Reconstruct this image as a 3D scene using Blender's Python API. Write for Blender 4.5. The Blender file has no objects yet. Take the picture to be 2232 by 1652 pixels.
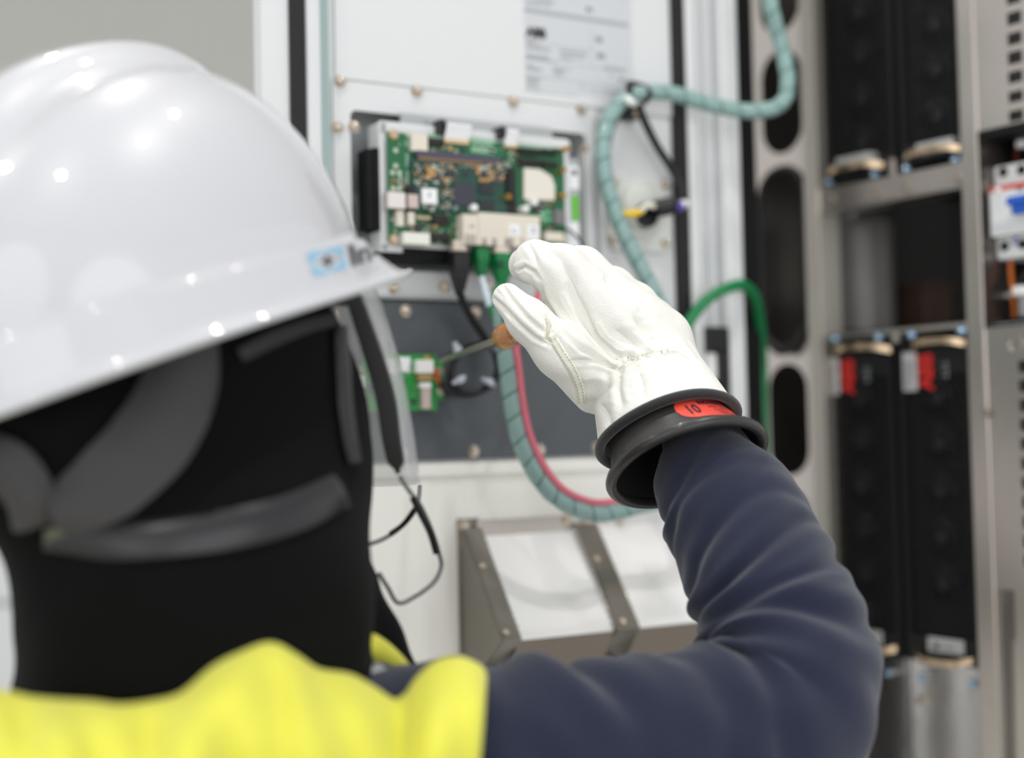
import bpy, bmesh, math, random
import numpy as np
from mathutils import Vector, Matrix
from mathutils.bvhtree import BVHTree
random.seed(7); rng = np.random.default_rng(7)
sc = bpy.context.scene
COL = sc.collection
PW, PH, F = 2232.0, 1652.0, 3100.0
# ------------------------------------------------------------------ camera
CAM = np.array([0.0, 0.0, 1.5])
PITCH, ROLL = 124/3100, -0.022
_f = np.array([0, math.cos(PITCH), math.sin(PITCH)])
_r0 = np.array([1.0, 0, 0]); _u0 = np.cross(_r0, _f)
_r = math.cos(ROLL)*_r0 + math.sin(ROLL)*_u0
_u = -math.sin(ROLL)*_r0 + math.cos(ROLL)*_u0
cd = bpy.data.cameras.new('camera'); cam = bpy.data.objects.new('camera', cd); COL.objects.link(cam)
cd.sensor_width = 36; cd.lens = 36*F/PW; cd.clip_start = 0.01; cd.clip_end = 100
cam.matrix_world = Matrix(((_r[0], _u[0], -_f[0], CAM[0]), (_r[1], _u[1], -_f[1], CAM[1]), (_r[2], _u[2], -_f[2], CAM[2]), (0, 0, 0, 1)))
cd.dof.use_dof = True; cd.dof.focus_distance = 1.055; cd.dof.aperture_fstop = 2.05; cd.dof.aperture_blades = 0
sc.camera = cam
# ------------------------------------------------------------------ view, world, lights
sc.view_settings.view_transform = 'Standard'; sc.view_settings.look = 'None'
sc.view_settings.exposure = 0.0; sc.view_settings.gamma = 1.0; sc.view_settings.use_curve_mapping = False
sc.cycles.use_denoising = True
sc.cycles.max_bounces = 8; sc.cycles.transparent_max_bounces = 12
w = bpy.data.worlds.new('hall_light'); sc.world = w; w.use_nodes = True
w.node_tree.nodes['Background'].inputs[0].default_value = (0.98, 0.99, 1.0, 1)
w.node_tree.nodes['Background'].inputs[1].default_value = 0.92
# two added soft fill lights behind the camera, five round hall lamps overhead
def area(name, loc, target, size, energy, color=(1, 1, 1)):
    l = bpy.data.lights.new(name, 'AREA'); l.shape = 'DISK'; l.size = size; l.energy = energy; l.color = color
    o = bpy.data.objects.new(name, l); COL.objects.link(o); o.location = loc
    o.rotation_euler = (Vector(target)-Vector(loc)).to_track_quat('-Z', 'Y').to_euler(); return o
LAMPS = [(.74, 1.40, 4.6, 8), (-.46, 1.93, 4.6, 19), (.81, .29, 4.6, 26), (-2.58, .69, 4.6, 20), (-.59, -1.04, 4.6, 20)]
area('fill_light_right', (2.4, -4.2, 1.9), (.1, 1.3, 1.4), 4.0, 66, (.97, .99, 1)); area('fill_light_left', (-2.2, -4.2, 2.6), (.2, 1.4, 1.4), 3.6, 42, (.98, .99, 1))  # added soft fills to brighten the panel
for _x, _y, _z, _e in LAMPS: area('hall_lamp_light', (_x, _y, _z-.012), (_x, _y, 0), .15, _e, (1, .99, .97))
# ------------------------------------------------------------------ helpers
def lin(c):
    return tuple(((x/255)/12.92 if x/255 <= .04045 else ((x/255+.055)/1.055)**2.4) for x in c)
MATS = {}
def mat(name, rgb, rough=.5, metal=0.0, bump=0, bscale=200, coat=0, sheen=0, alpha=1, trans=0, emit=0, var=0, vscale=30, spec=.5, ior=1.45, stretch=None, bdist=.001):
    if name in MATS: return MATS[name]
    m = bpy.data.materials.new(name); m.use_nodes = True; nt = m.node_tree; b = nt.nodes['Principled BSDF']
    c = (*lin(rgb), 1)
    b.inputs['Base Color'].default_value = c; b.inputs['Roughness'].default_value = rough; b.inputs['Metallic'].default_value = metal
    b.inputs['Coat Weight'].default_value = coat; b.inputs['Coat Roughness'].default_value = .02
    b.inputs['Sheen Weight'].default_value = sheen; b.inputs['Alpha'].default_value = alpha
    b.inputs['Transmission Weight'].default_value = trans; b.inputs['Specular IOR Level'].default_value = spec; b.inputs['IOR'].default_value = ior
    if emit: b.inputs['Emission Color'].default_value = c; b.inputs['Emission Strength'].default_value = emit
    tc = nt.nodes.new('ShaderNodeTexCoord')
    def coords():
        if not stretch: return tc.outputs['Object']
        mp = nt.nodes.new('ShaderNodeMapping'); mp.inputs['Scale'].default_value = stretch; nt.links.new(tc.outputs['Object'], mp.inputs[0]); return mp.outputs[0]
    if bump:
        n = nt.nodes.new('ShaderNodeTexNoise'); n.inputs['Scale'].default_value = bscale; n.inputs['Detail'].default_value = 4
        nt.links.new(coords(), n.inputs['Vector'])
        bp = nt.nodes.new('ShaderNodeBump'); bp.inputs['Strength'].default_value = bump; bp.inputs['Distance'].default_value = bdist
        nt.links.new(n.outputs[0], bp.inputs['Height']); nt.links.new(bp.outputs[0], b.inputs['Normal'])
    if var:
        n = nt.nodes.new('ShaderNodeTexNoise'); n.inputs['Scale'].default_value = vscale; n.inputs['Detail'].default_value = 3
        nt.links.new(coords(), n.inputs['Vector'])
        mx = nt.nodes.new('ShaderNodeMix'); mx.data_type = 'RGBA'; nt.links.new(n.outputs[0], mx.inputs[0])
        mx.inputs[6].default_value = tuple(v*(1-var) for v in c[:3])+(1,); mx.inputs[7].default_value = tuple(min(1, v*(1+var)) for v in c[:3])+(1,)
        nt.links.new(mx.outputs[2], b.inputs['Base Color'])
    MATS[name] = m; return m
def W3(px, py, d):
    return CAM + (_f + _r*(px-PW/2)/F + _u*(PH/2-py)/F)*d
def ray(px, py): return _f + _r*(px-PW/2)/F + _u*(PH/2-py)/F
def proj(P):
    P = np.asarray(P, float)-CAM; d = P@_f
    return np.stack([PW/2+F*(P@_r)/d, PH/2-F*(P@_u)/d, d], -1)
def cdir(x, y, z):   # camera space direction: x right, y down, z away
    v = _r*x - _u*y + _f*z; return v/np.linalg.norm(v)
class Frame:
    def __init__(s, o, u, n): s.o, s.u, s.n = o, u, n; s.v = np.array([0, 0, 1.0])
    def un(s, px, py, h=0):
        d = ray(px, py); k = ((s.o+s.n*h-CAM)@s.n)/(d@s.n); P = CAM+d*k
        return (P-s.o)@s.u, (P-s.o)@s.v
    def P(s, u, v, h=0): return s.o+s.u*u+s.v*v+s.n*h
    def pp(s, px, py, h=0): u, v = s.un(px, py, h); return (u, v, h)
    def mat(s, org=(0, 0, 0)):
        p = s.P(*org); return Matrix([[s.u[i], s.v[i], s.n[i], p[i]] for i in range(3)]+[[0, 0, 0, 1]])
    def box(s, x0, y0, x1, y1, h1):
        mx, my = (x0+x1)/2, (y0+y1)/2
        return s.un(x0, my, h1)[0], s.un(x1, my, h1)[0], s.un(mx, y1, h1)[1], s.un(mx, y0, h1)[1]
t = math.radians(60)
_o = CAM+ray(1000, 700)/ray(1000, 700)[1]*1.33
D = Frame(_o, np.array([math.sin(t), math.cos(t), 0]), np.array([math.cos(t), -math.sin(t), 0]))
t = math.radians(35.5)
_o = CAM+ray(1640, 700)/ray(1640, 700)[1]*1.68
C = Frame(_o, np.array([math.sin(t), -math.cos(t), 0]), np.array([-math.cos(t), -math.sin(t), 0]))
class MB:
    def __init__(s): s.v = []; s.f = []
    def add(s, vs, fs):
        k = len(s.v); s.v += [tuple(map(float, p)) for p in vs]; s.f += [tuple(k+i for i in f) for f in fs]; return s
    def box(s, u0, u1, v0, v1, h0, h1, rot=0):
        vs = [(u, v, h) for h in (h0, h1) for v in (v0, v1) for u in (u0, u1)]
        if rot:
            cu, cv = (u0+u1)/2, (v0+v1)/2; c_, s_ = math.cos(rot), math.sin(rot)
            vs = [(cu+(u-cu)*c_-(v-cv)*s_, cv+(u-cu)*s_+(v-cv)*c_, h) for u, v, h in vs]
        return s.add(vs, [(0, 2, 3, 1), (4, 5, 7, 6), (0, 1, 5, 4), (2, 6, 7, 3), (0, 4, 6, 2), (1, 3, 7, 5)])
    def lathe(s, c, prof, n=24, axis=(0, 0, 1), sx=1.0):
        a = Vector(axis).normalized(); q = a.to_track_quat('Z', 'Y'); c = Vector(c); k = len(prof); vs = []
        for r, z in prof:
            for i in range(n):
                th = 2*math.pi*i/n; vs.append(c+q @ Vector((r*math.cos(th)*sx, r*math.sin(th), z)))
        fs = [(j*n+i, j*n+(i+1) % n, (j+1)*n+(i+1) % n, (j+1)*n+i) for j in range(k-1) for i in range(n)]
        fs += [tuple(range(n-1, -1, -1)), tuple((k-1)*n+i for i in range(n))]
        return s.add(vs, fs)
    def tube(s, pts, r, n=12, cap=True):
        pts = [np.array(p, float) for p in pts]; m = len(pts); rs = r if hasattr(r, '__len__') else [r]*m
        T = [pts[min(i+1, m-1)]-pts[max(i-1, 0)] for i in range(m)]; T = [x/(np.linalg.norm(x)+1e-12) for x in T]
        up = np.array([0, 0, 1.0]) if abs(T[0][2]) < .9 else np.array([1.0, 0, 0]); N = np.cross(T[0], up); N /= np.linalg.norm(N); vs = []
        for i in range(m):
            N = N-T[i]*(N@T[i]); N /= np.linalg.norm(N)+1e-12; Bn = np.cross(T[i], N)
            for j in range(n):
                a = 2*math.pi*j/n; vs.append(pts[i]+rs[i]*(N*math.cos(a)+Bn*math.sin(a)))
        fs = [(i*n+j, i*n+(j+1) % n, (i+1)*n+(j+1) % n, (i+1)*n+j) for i in range(m-1) for j in range(n)]
        if cap: fs += [tuple(range(n-1, -1, -1)), tuple((m-1)*n+j for j in range(n))]
        return s.add(vs, fs)
    def mesh(s, name, m, smooth=False):
        me = bpy.data.meshes.new(name); me.from_pydata(s.v, [], s.f); me.materials.append(m)
        if smooth:
            me.polygons.foreach_set('use_smooth', [True]*len(me.polygons))
        me.update(); return me
def fix_normals(me):
    bm = bmesh.new(); bm.from_mesh(me); bmesh.ops.recalc_face_normals(bm, faces=bm.faces); bm.to_mesh(me); bm.free()
def smooth_angle(o, deg=40):
    me = o.data; me.polygons.foreach_set('use_smooth', [True]*len(me.polygons))
    try: me.set_sharp_from_angle(angle=math.radians(deg))
    except Exception: pass
def link(name, me, parent=None, label=None):
    o = bpy.data.objects.new(name, me); COL.objects.link(o)
    if parent: o.parent = parent
    if label: o['label'] = label
    return o
def tag(o, label, cat, group=None, kind=None):
    o['label'] = label; o['category'] = cat
    if group: o['group'] = group
    if kind: o['kind'] = kind
    return o
class Thing:
    """a thing whose parts are written in the coordinates of a frame (or the world)"""
    def __init__(s, name, fr, org, label=None, cat=None, group=None, struct=False):
        s.fr = fr; s.org = org; o = bpy.data.objects.new(name, None); COL.objects.link(o); s.o = o; o.empty_display_size = .02
        o.matrix_world = fr.mat(org) if fr else Matrix.Translation(Vector(org))
        if struct: o['kind'] = 'structure'
        elif label: tag(o, label, cat, group)
    def part(s, name, mb, m, smooth=False, bev=0, parent=None, label=None, stuff=False, seg=2):
        q = MB(); q.v = [(a-s.org[0], b-s.org[1], c-s.org[2]) for a, b, c in mb.v]; q.f = mb.f
        me = q.mesh(name, m); fix_normals(me)
        o = link(name, me, parent or s.o, label)
        if smooth: smooth_angle(o, 45)
        if bev:
            b = o.modifiers.new('bevel', 'BEVEL'); b.width = bev; b.segments = seg; b.limit_method = 'ANGLE'; b.angle_limit = .7
        if stuff: o['kind'] = 'stuff'
        return o
    def px(s, name, x0, y0, x1, y1, h0, h1, m, bev=0, parent=None, label=None):
        u0, u1, v0, v1 = s.fr.box(x0, y0, x1, y1, h1)
        return s.part(name, MB().box(u0, u1, v0, v1, h0, h1), m, bev=bev, parent=parent, label=label)
    def share(s, name, src, at, rz=0, parent=None):   # a copy of a part's mesh at a frame position
        o = bpy.data.objects.new(name, src); COL.objects.link(o); o.parent = parent or s.o
        o.location = (at[0]-s.org[0], at[1]-s.org[1], at[2]-s.org[2]); o.rotation_euler = (0, 0, rz); return o
def catmull(P, n=10):
    P = [np.array(p, float) for p in P]; P = [2*P[0]-P[1]]+P+[2*P[-1]-P[-2]]; out = []
    for i in range(1, len(P)-2):
        for k in range(n):
            t = k/n; a, b, c, d = P[i-1], P[i], P[i+1], P[i+2]
            out.append(.5*((2*b)+(c-a)*t+(2*a-5*b+4*c-d)*t*t+(3*b-a-3*c+d)*t**3))
    out.append(P[-2]); return out
def plate(outer, holes, h0, h1):
    """flat plate with holes, outlines in (u, v)"""
    cu = bpy.data.curves.new('tmp', 'CURVE'); cu.dimensions = '2D'; cu.fill_mode = 'BOTH'; cu.extrude = (h1-h0)/2
    for ring in [outer]+holes:
        sp = cu.splines.new('POLY'); sp.points.add(len(ring)-1); sp.use_cyclic_u = True
        for p, q in zip(sp.points, ring): p.co = (q[0], q[1], 0, 1)
    o = bpy.data.objects.new('tmp', cu); COL.objects.link(o); dg = bpy.context.evaluated_depsgraph_get()
    me = bpy.data.meshes.new_from_object(o.evaluated_get(dg)); mb = MB()
    mb.v = [(v.co.x, v.co.y, v.co.z+(h0+h1)/2) for v in me.vertices]; mb.f = [tuple(p.vertices) for p in me.polygons]
    bpy.data.objects.remove(o); bpy.data.curves.remove(cu); bpy.data.meshes.remove(me); return mb
def rrect(u0, u1, v0, v1, r, n=6):
    out = []
    for cu, cv, a0 in ((u1-r, v1-r, 0), (u0+r, v1-r, 90), (u0+r, v0+r, 180), (u1-r, v0+r, 270)):
        for k in range(n+1):
            a = math.radians(a0+90*k/n); out.append((cu+r*math.cos(a), cv+r*math.sin(a)))
    return out
def text_mb(s, size, bold=0, h=0.0002, res=3):
    cu = bpy.data.curves.new('tmp', 'FONT'); cu.body = s; cu.size = size; cu.offset = bold; cu.resolution_u = res
    o = bpy.data.objects.new('tmp', cu); COL.objects.link(o); dg = bpy.context.evaluated_depsgraph_get()
    me = bpy.data.meshes.new_from_object(o.evaluated_get(dg)); mb = MB()
    mb.v = [(v.co.x, v.co.y, h) for v in me.vertices]; mb.f = [tuple(p.vertices) for p in me.polygons]
    bpy.data.objects.remove(o); bpy.data.curves.remove(cu); bpy.data.meshes.remove(me); return mb
def world_obj(name, mb, m, parent=None, smooth=True, label=None, fix=True, org=None):
    q = mb
    if parent is not None:
        ow = parent.matrix_basis.translation if org is None else org
        q = MB(); q.v = [(a-ow[0], b-ow[1], c-ow[2]) for a, b, c in mb.v]; q.f = mb.f
    me = q.mesh(name, m)
    if fix: fix_normals(me)
    o = link(name, me, parent, label)
    if smooth: smooth_angle(o, 50)
    return o
# ---- implicit surfaces
def seg_sdf(P, A, B, r1, r2):
    BA = B-A; t_ = np.clip(((P-A)@BA)/(BA@BA+1e-12), 0, 1)
    return np.linalg.norm(P-A-t_[..., None]*BA, axis=-1)-(r1+(r2-r1)*t_)
def smin(a, b, k):
    h = np.clip(.5+.5*(b-a)/k, 0, 1); return b*(1-h)+a*h-k*h*(1-h)
def surface_net(fn, lo, hi, h):
    ax = [np.arange(lo[i], hi[i]+h, h) for i in range(3)]; n = [len(a) for a in ax]
    G = np.stack(np.meshgrid(*ax, indexing='ij'), -1).reshape(-1, 3)
    V = np.concatenate([fn(G[i:i+400000]) for i in range(0, len(G), 400000)]).reshape(n)
    S = V < 0; acc = np.zeros((n[0]-1, n[1]-1, n[2]-1, 3)); cnt = np.zeros((n[0]-1, n[1]-1, n[2]-1))
    cs = [(i, j, k) for i in (0, 1) for j in (0, 1) for k in (0, 1)]
    def sl(A, c): return A[c[0]:n[0]-1+c[0], c[1]:n[1]-1+c[1], c[2]:n[2]-1+c[2]]
    for a in cs:
        for x in range(3):
            if a[x] == 0:
                b = list(a); b[x] = 1; va, vb = sl(V, a), sl(V, b); cr = (va < 0) != (vb < 0)
                t_ = np.where(cr, va/(va-vb+1e-30), 0)
                for y in range(3): acc[..., y] += np.where(cr, a[y]+(t_ if y == x else 0), 0)
                cnt += cr
    m = cnt > 0; idx = -np.ones(m.shape, int); idx[m] = np.arange(m.sum()); ii = np.argwhere(m)
    verts = np.array(lo)+(ii+acc[m]/cnt[m][:, None])*h; quads = []
    for x in range(3):
        y, z = [(1, 2), (2, 0), (0, 1)][x]
        A_ = [slice(0, None)]*3; B_ = [slice(0, None)]*3; A_[x] = slice(0, -1); B_[x] = slice(1, None)
        cr = S[tuple(A_)] != S[tuple(B_)]; e = np.argwhere(cr)
        e = e[(e[:, y] > 0) & (e[:, z] > 0) & (e[:, y] < n[y]-1) & (e[:, z] < n[z]-1)]
        fl = S[tuple(A_)][tuple(e.T)]
        def g(dy, dz):
            q = e.copy(); q[:, y] -= dy; q[:, z] -= dz; return idx[tuple(q.T)]
        q = np.stack([g(1, 1), g(0, 1), g(0, 0), g(1, 0)], 1); q[~fl] = q[~fl][:, ::-1]; quads.append(q)
    return verts, np.concatenate(quads)
def newton(fn, v, it=2, e=4e-4):
    for _ in range(it):
        f0 = fn(v); g = np.stack([(fn(v+np.eye(3)[i]*e)-f0)/e for i in range(3)], 1)
        v = v-g*(f0/((g**2).sum(1)+1e-9))[:, None]
    return v
def np_mesh(name, v, f, m):
    me = bpy.data.meshes.new(name); me.from_pydata(v.tolist(), [], [tuple(int(i) for i in q if i >= 0) for q in f]); me.materials.append(m)
    me.polygons.foreach_set('use_smooth', [True]*len(me.polygons)); me.update(); return me
def subdivide(v, f):
    """one linear split of a quad mesh"""
    e = np.concatenate([f[:, [i, (i+1) % 4]] for i in range(4)]); e = np.sort(e, 1)
    ue, inv = np.unique(e, axis=0, return_inverse=True); inv = inv.reshape(-1); n = len(f); nv = len(v)
    me_ = v[ue].mean(1); fc = v[f].mean(1); E_ = [nv+inv[i*n:(i+1)*n] for i in range(4)]; c = nv+len(ue)+np.arange(n)
    q = np.concatenate([np.stack([f[:, i], E_[i], c, E_[(i-1) % 4]], 1) for i in range(4)])
    return np.concatenate([v, me_, fc]), q
def vnormals(v, f):
    n = np.zeros_like(v); fn = np.cross(v[f[:, 2]]-v[f[:, 0]], v[f[:, 3]]-v[f[:, 1]])
    for i in range(4): np.add.at(n, f[:, i], fn)
    return n/(np.linalg.norm(n, axis=1, keepdims=True)+1e-12)
def poly_dist(P, line):
    """distance of 2D points to a polyline, and the share of the way along it"""
    L = np.array(line, float); best = np.full(len(P), 1e9); tt = np.zeros(len(P)); n = len(L)-1
    for i in range(n):
        a, b = L[i], L[i+1]; ba = b-a; t_ = np.clip(((P-a)@ba)/(ba@ba), 0, 1); d_ = np.linalg.norm(P-a-t_[:, None]*ba, axis=1)
        k = d_ < best; best[k] = d_[k]; tt[k] = (i+t_[k])/n
    return best, tt
# ------------------------------------------------------------------ materials
white_paint = mat('white powder coat', (219, 220, 221), .38, bump=.05, bscale=900, bdist=.0003)
cream_paint = mat('off-white powder coat', (246, 245, 238), .35, bump=.05, bscale=900, bdist=.0003)
grey_paint = mat('light grey zinc sheet', (176, 180, 180), .4, .25, var=.06, vscale=60)
slate = mat('slate grey painted steel', (84, 89, 94), .3, 0, bump=.04, bscale=700, bdist=.0003)
gasket = mat('black rubber gasket', (24, 22, 22), .6)
black = mat('black plastic', (22, 22, 24), .4)
dull_black = mat('dull black painted steel', (17, 17, 18), .6, spec=.25)
steel = mat('brushed steel', (190, 182, 175), .3, .95, bump=.12, bscale=60, stretch=(30, 1, 1), bdist=.0003, var=.06, vscale=14)
bright_steel = mat('zinc plated bolt', (205, 192, 178), .22, 1)
blue_zinc = mat('blue zinc bolt', (170, 195, 215), .15, 1)
brass = mat('brass coloured handle', (205, 180, 150), .25, .9)
# ------------------------------------------------------------------ setting
def wall(name, pts, m, bump=0):
    me = MB().add(pts, [tuple(range(len(pts)))]).mesh(name, m); o = link(name, me); o['kind'] = 'structure'; return o
wallm = mat('warm grey plaster', (196, 196, 190), .8, var=.03, vscale=1.2)
floorm = mat('pale sealed floor', (205, 205, 202), .35, var=.08, vscale=2)
ceilm = mat('white ceiling board', (225, 225, 225), .8)
def room(name, x0, x1, y0, y1, z0, z1, m):
    o = link(name, MB().box(x0, x1, y0, y1, z0, z1).mesh(name, m)); o['kind'] = 'structure'; fix_normals(o.data)
room('wall_back', -6, 6, 6.0, 6.1, 0, 5, wallm)
room('floor', -6, 6, -5, 6.0, -.1, 0, floorm)
room('ceiling', -6, 6, -5, 6.0, 5, 5.1, ceilm)
lampm = mat('lamp diffuser', (255, 252, 246), .5, emit=6)
lampb = mat('lamp housing', (60, 60, 62), .5)
LL = ['nearest the rack, dimmest of the five', 'above the white panel, second reflection on the helmet crest', 'whose reflection sits mid-helmet, below the crest', 'reflected at the left edge of the helmet', 'reflected lowest on the helmet, above its rim']
for i, (x, y, z, _e) in enumerate(LAMPS):
    L = Thing('ceiling_lamp', None, (x, y, z), 'round hall lamp '+LL[i], 'lamp', 'round hall lamps')
    L.part('housing', MB().lathe((x, y, z), [(.10, .01), (.11, .02), (.07, .1), (.02, .16), (.008, .17), (.008, 5-z)], 24), lampb, True)
    L.part('diffuser', MB().lathe((x, y, z), [(.10, .002), (.105, .004), (.105, .012)], 24), lampm, True)
# far white cabinet seen left of the neck
FW = Thing('white_cabinet', None, (-1.0, 2.3, 0), 'white free-standing metal cabinet far behind, seen left of the black hood', 'cabinet')
fwm = mat('white cabinet sheet', (214, 216, 217), .5)
FW.part('body', MB().box(-1.45, -.3, 2.3, 2.8, 0, 1.36), fwm, bev=.004)
FW.part('door', MB().box(-1.44, -.31, 2.285, 2.3, .06, 1.245), fwm, bev=.003)
FW.part('drawer', MB().box(-1.44, -.31, 2.285, 2.3, 1.255, 1.35), fwm, bev=.003)
FW.part('handle', MB().box(-.93, -.9, 2.255, 2.285, 1.0, 1.15), black, bev=.003)
# ------------------------------------------------------------------ the mounting panel (door frame D)
def bolt_mesh(name, m, r=.0058):
    b = MB().lathe((0, 0, 0), [(r, 0), (r, .001), (r*.96, .0014)], 20)
    hx = MB().lathe((0, 0, .0014), [(r*.74, 0), (r*.74, .0028), (r*.62, .0036)], 6); b.add(hx.v, hx.f)
    dm = MB().lathe((0, 0, .0049), [(r*.6, 0), (r*.45, .0006), (r*.1, .0008)], 12); b.add(dm.v, dm.f)
    me = b.mesh(name, m); fix_normals(me); return me
BOLT = bolt_mesh('bolt', bright_steel)
ZBOLT = bolt_mesh('bolt_zinc', blue_zinc, .0052)
u0, v0 = D.un(1100, 1400); EN = Thing('instrument_board', D, (u0, -D.o[2]+.03, 0), 'tall white steel mounting wall carrying the circuit boards, between two black gasket strips', 'mounting panel')
def Du(px, py, h=0): return D.un(px, py, h)[0]
def Dv(px, py, h=0): return D.un(px, py, h)[1]
T_, B_ = .5, -D.o[2]+.03
uL, uR = Du(716, 400), Du(1475, 400)
wu0, wu1, wv0, wv1 = *[Du(764, 400), Du(1276, 400)], Dv(1020, 597), Dv(1020, 267)
hc = D.un(1400, 448)
# back sheet with the window cut in it
EN.part('sheet', plate([(uL, B_), (uR, B_), (uR, T_), (uL, T_)], [rrect(wu0-.004, wu1+.004, wv0-.004, wv1+.004, .006)], -.003, 0), white_paint)
EN.part('window_back', MB().box(wu0-.02, wu1+.02, wv0-.02, wv1+.02, -.034, -.031), grey_paint)
EN.part('window_side', MB().box(wu0-.006, wu1+.006, wv1+.003, wv1+.005, -.031, -.003).box(wu0-.006, wu1+.006, wv0-.005, wv0-.003, -.031, -.003).box(wu0-.006, wu0-.004, wv0, wv1, -.031, -.003).box(wu1+.004, wu1+.006, wv0, wv1, -.031, -.003), white_paint)
sv = Dv(1020, 203, .002)
EN.part('upper_sheet', MB().box(Du(728, 100), Du(1462, 100), sv, T_, 0, .0025), white_paint, bev=.0006)
fv0 = Dv(1000, 650, .003)
ring = plate([(Du(726, 400), fv0), (Du(1300, 400), fv0), (Du(1300, 400), sv-.0015), (Du(726, 400), sv-.0015)], [rrect(wu0, wu1, wv0, wv1, .006)], 0, .0022)
EN.part('window_frame', ring, white_paint)
EN.part('edge_strip', MB().box(Du(1262, 430, .004), Du(1270, 430, .004), wv0, wv1-.02, 0.0, .006).box(Du(1296, 430), Du(1301, 430), wv0, sv-.01, 0, .005), grey_paint, bev=.0006)
EN.part('hinge_bar', MB().box(Du(1272, 430, .004), Du(1292, 430, .004), Dv(1282, 552), Dv(1282, 335), .0, .008), white_paint, bev=.002)
EN.part('lower_sheet', MB().box(Du(728, 1200), Du(1462, 1200), B_, Dv(1000, 1036), 0, .0025), cream_paint, bev=.0008)
for a, b in ((905, 935), (1004, 1040)):
    EN.part('stiffener', MB().box(Du(a, 1100), Du(b, 1100), B_, Dv(970, 1040), .002, .0032), cream_paint, bev=.0005)
EN.part('cross_rail', MB().box(Du(728, 1015), Du(1462, 1015), Dv(1000, 1036), Dv(1000, 1008), 0, .006), cream_paint, bev=.001)
for (x, y) in ((741, 178), (908, 199), (1118, 222), (1266, 238), (736, 278), (771, 277), (1272, 327), (858, 628), (967, 625), (1288, 556), (1060, 622)):
    EN.share('bolt', BOLT, D.pp(x, y, .0022), random.random())
# vertical rails and black gaskets left and right
def strip(name, pa, pb, h0, h1, m, y=400, bev=.001, lab=None):
    return EN.part(name, MB().box(Du(pa, y, h1), Du(pb, y, h1), B_, T_, h0, h1), m, bev=bev, label=lab)
strip('gasket', 633, 667, .0, .012, gasket, y=120, lab='black rubber strip left of the panel')
strip('side_rail', 570, 633, -.012, .008, white_paint, y=120)
strip('inner_rail', 667, 706, -.01, .010, white_paint, y=120, bev=.003)
strip('glass_edge', 706, 721, .0, .014, mat('pale green glass edge', (150, 172, 170), .15, .2, coat=.5), y=300, bev=.002, lab='pale green glassy vertical strip')
strip('gasket', 1474, 1500, -.002, .008, gasket, y=330, lab='black rubber strip right of the panel')
strip('side_rail', 1500, 1526, -.004, .010, white_paint, y=300, bev=.004)
strip('side_channel', 1526, 1582, -.03, -.016, white_paint, y=300)
strip('channel_lip', 1546, 1556, -.016, -.008, white_paint, y=300, bev=.002)
strip('side_rail', 1582, 1618, -.03, .006, white_paint, y=400, bev=.004)
strip('gasket', 1600, 1650, -.09, -.035, dull_black, y=400, lab='black strip standing in for the dark gap behind the outer rail')  # added black strip, its colour gives the shade of the gap by the rack
# slate plate
SP = Thing('slate_cover_plate', D, (*D.un(1010, 1000), .002), 'flat slate grey steel cover plate bolted below the large circuit board', 'plate')
g0, g1 = Du(700, 830, .005), Du(1345, 830, .005); gv1, gv0 = Dv(1000, 656, .005), Dv(1000, 1001, .005)
SP.part('plate', MB().box(g0, g1, gv0, gv1, .002, .005), slate, bev=.0008)
SP.part('top_lip', MB().box(g0, g1, gv1-.002, gv1, .005, .008), mat('dark slate edge', (52, 55, 58), .35), bev=.0006)
for (x, y) in ((883, 678), (1036, 681), (1032, 984), (1176, 981), (1298, 977), (727, 688), (880, 990)):
    SP.share('bolt', BOLT, D.pp(x, y, .005), random.random())
# ------------------------------------------------------------------ rating label
lab_m = mat('silver grey label foil', (205, 207, 210), .35, .1); ink = mat('label ink', (40, 42, 44), .6); ink2 = mat('faint label ink', (128, 130, 133), .6); inkl = mat('thin label rule', (168, 171, 174), .6)
hL = .0027
RL = Thing('rating_label', D, (*D.un(1258, 200, hL), hL), 'silver grey printed rating label with black block letters on the upper white sheet', 'label')
lu0, lu1 = Du(1143, 100, hL), Du(1378, 100, hL); lv0 = Dv(1258, 204, hL)
RL.part('foil', MB().box(lu0, lu1, lv0, T_-.02, .0025, hL+.0001), lab_m)
def lab_uv(x, y): return D.un(1120+x/7.868, y/7.868, hL)
def lbar(mb, x0, y0, x1, y1, w):   # printed bar from crop coordinates, horizontal on the plane
    a = lab_uv(x0, y0); b = lab_uv(x1, y1); v = (a[1]+b[1])/2
    mb.box(a[0], b[0], v-w/2, v+w/2, hL, hL+.00025)
tx = text_mb('ABB', .0125, .0009); a = lab_uv(215, 610)
tx.v = [(a[0]+x*.98, a[1]+y, hL+.0003) for x, y, z in tx.v]
RL.part('lettering', tx, ink)
small = MB()
def words(x0, y0, x1, y1, w=.0011):
    """a line of print too small to read, as broken strokes"""
    n = max(2, int((x1-x0)/38)); s_ = (y1-y0)/(x1-x0); x = x0
    while x < x1:
        wd = random.uniform(18, 60); e = min(x1, x+wd); lbar(small, x, y0+(x-x0)*s_, e, y0+(e-x0)*s_, w); x = e+random.uniform(8, 18)
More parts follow.
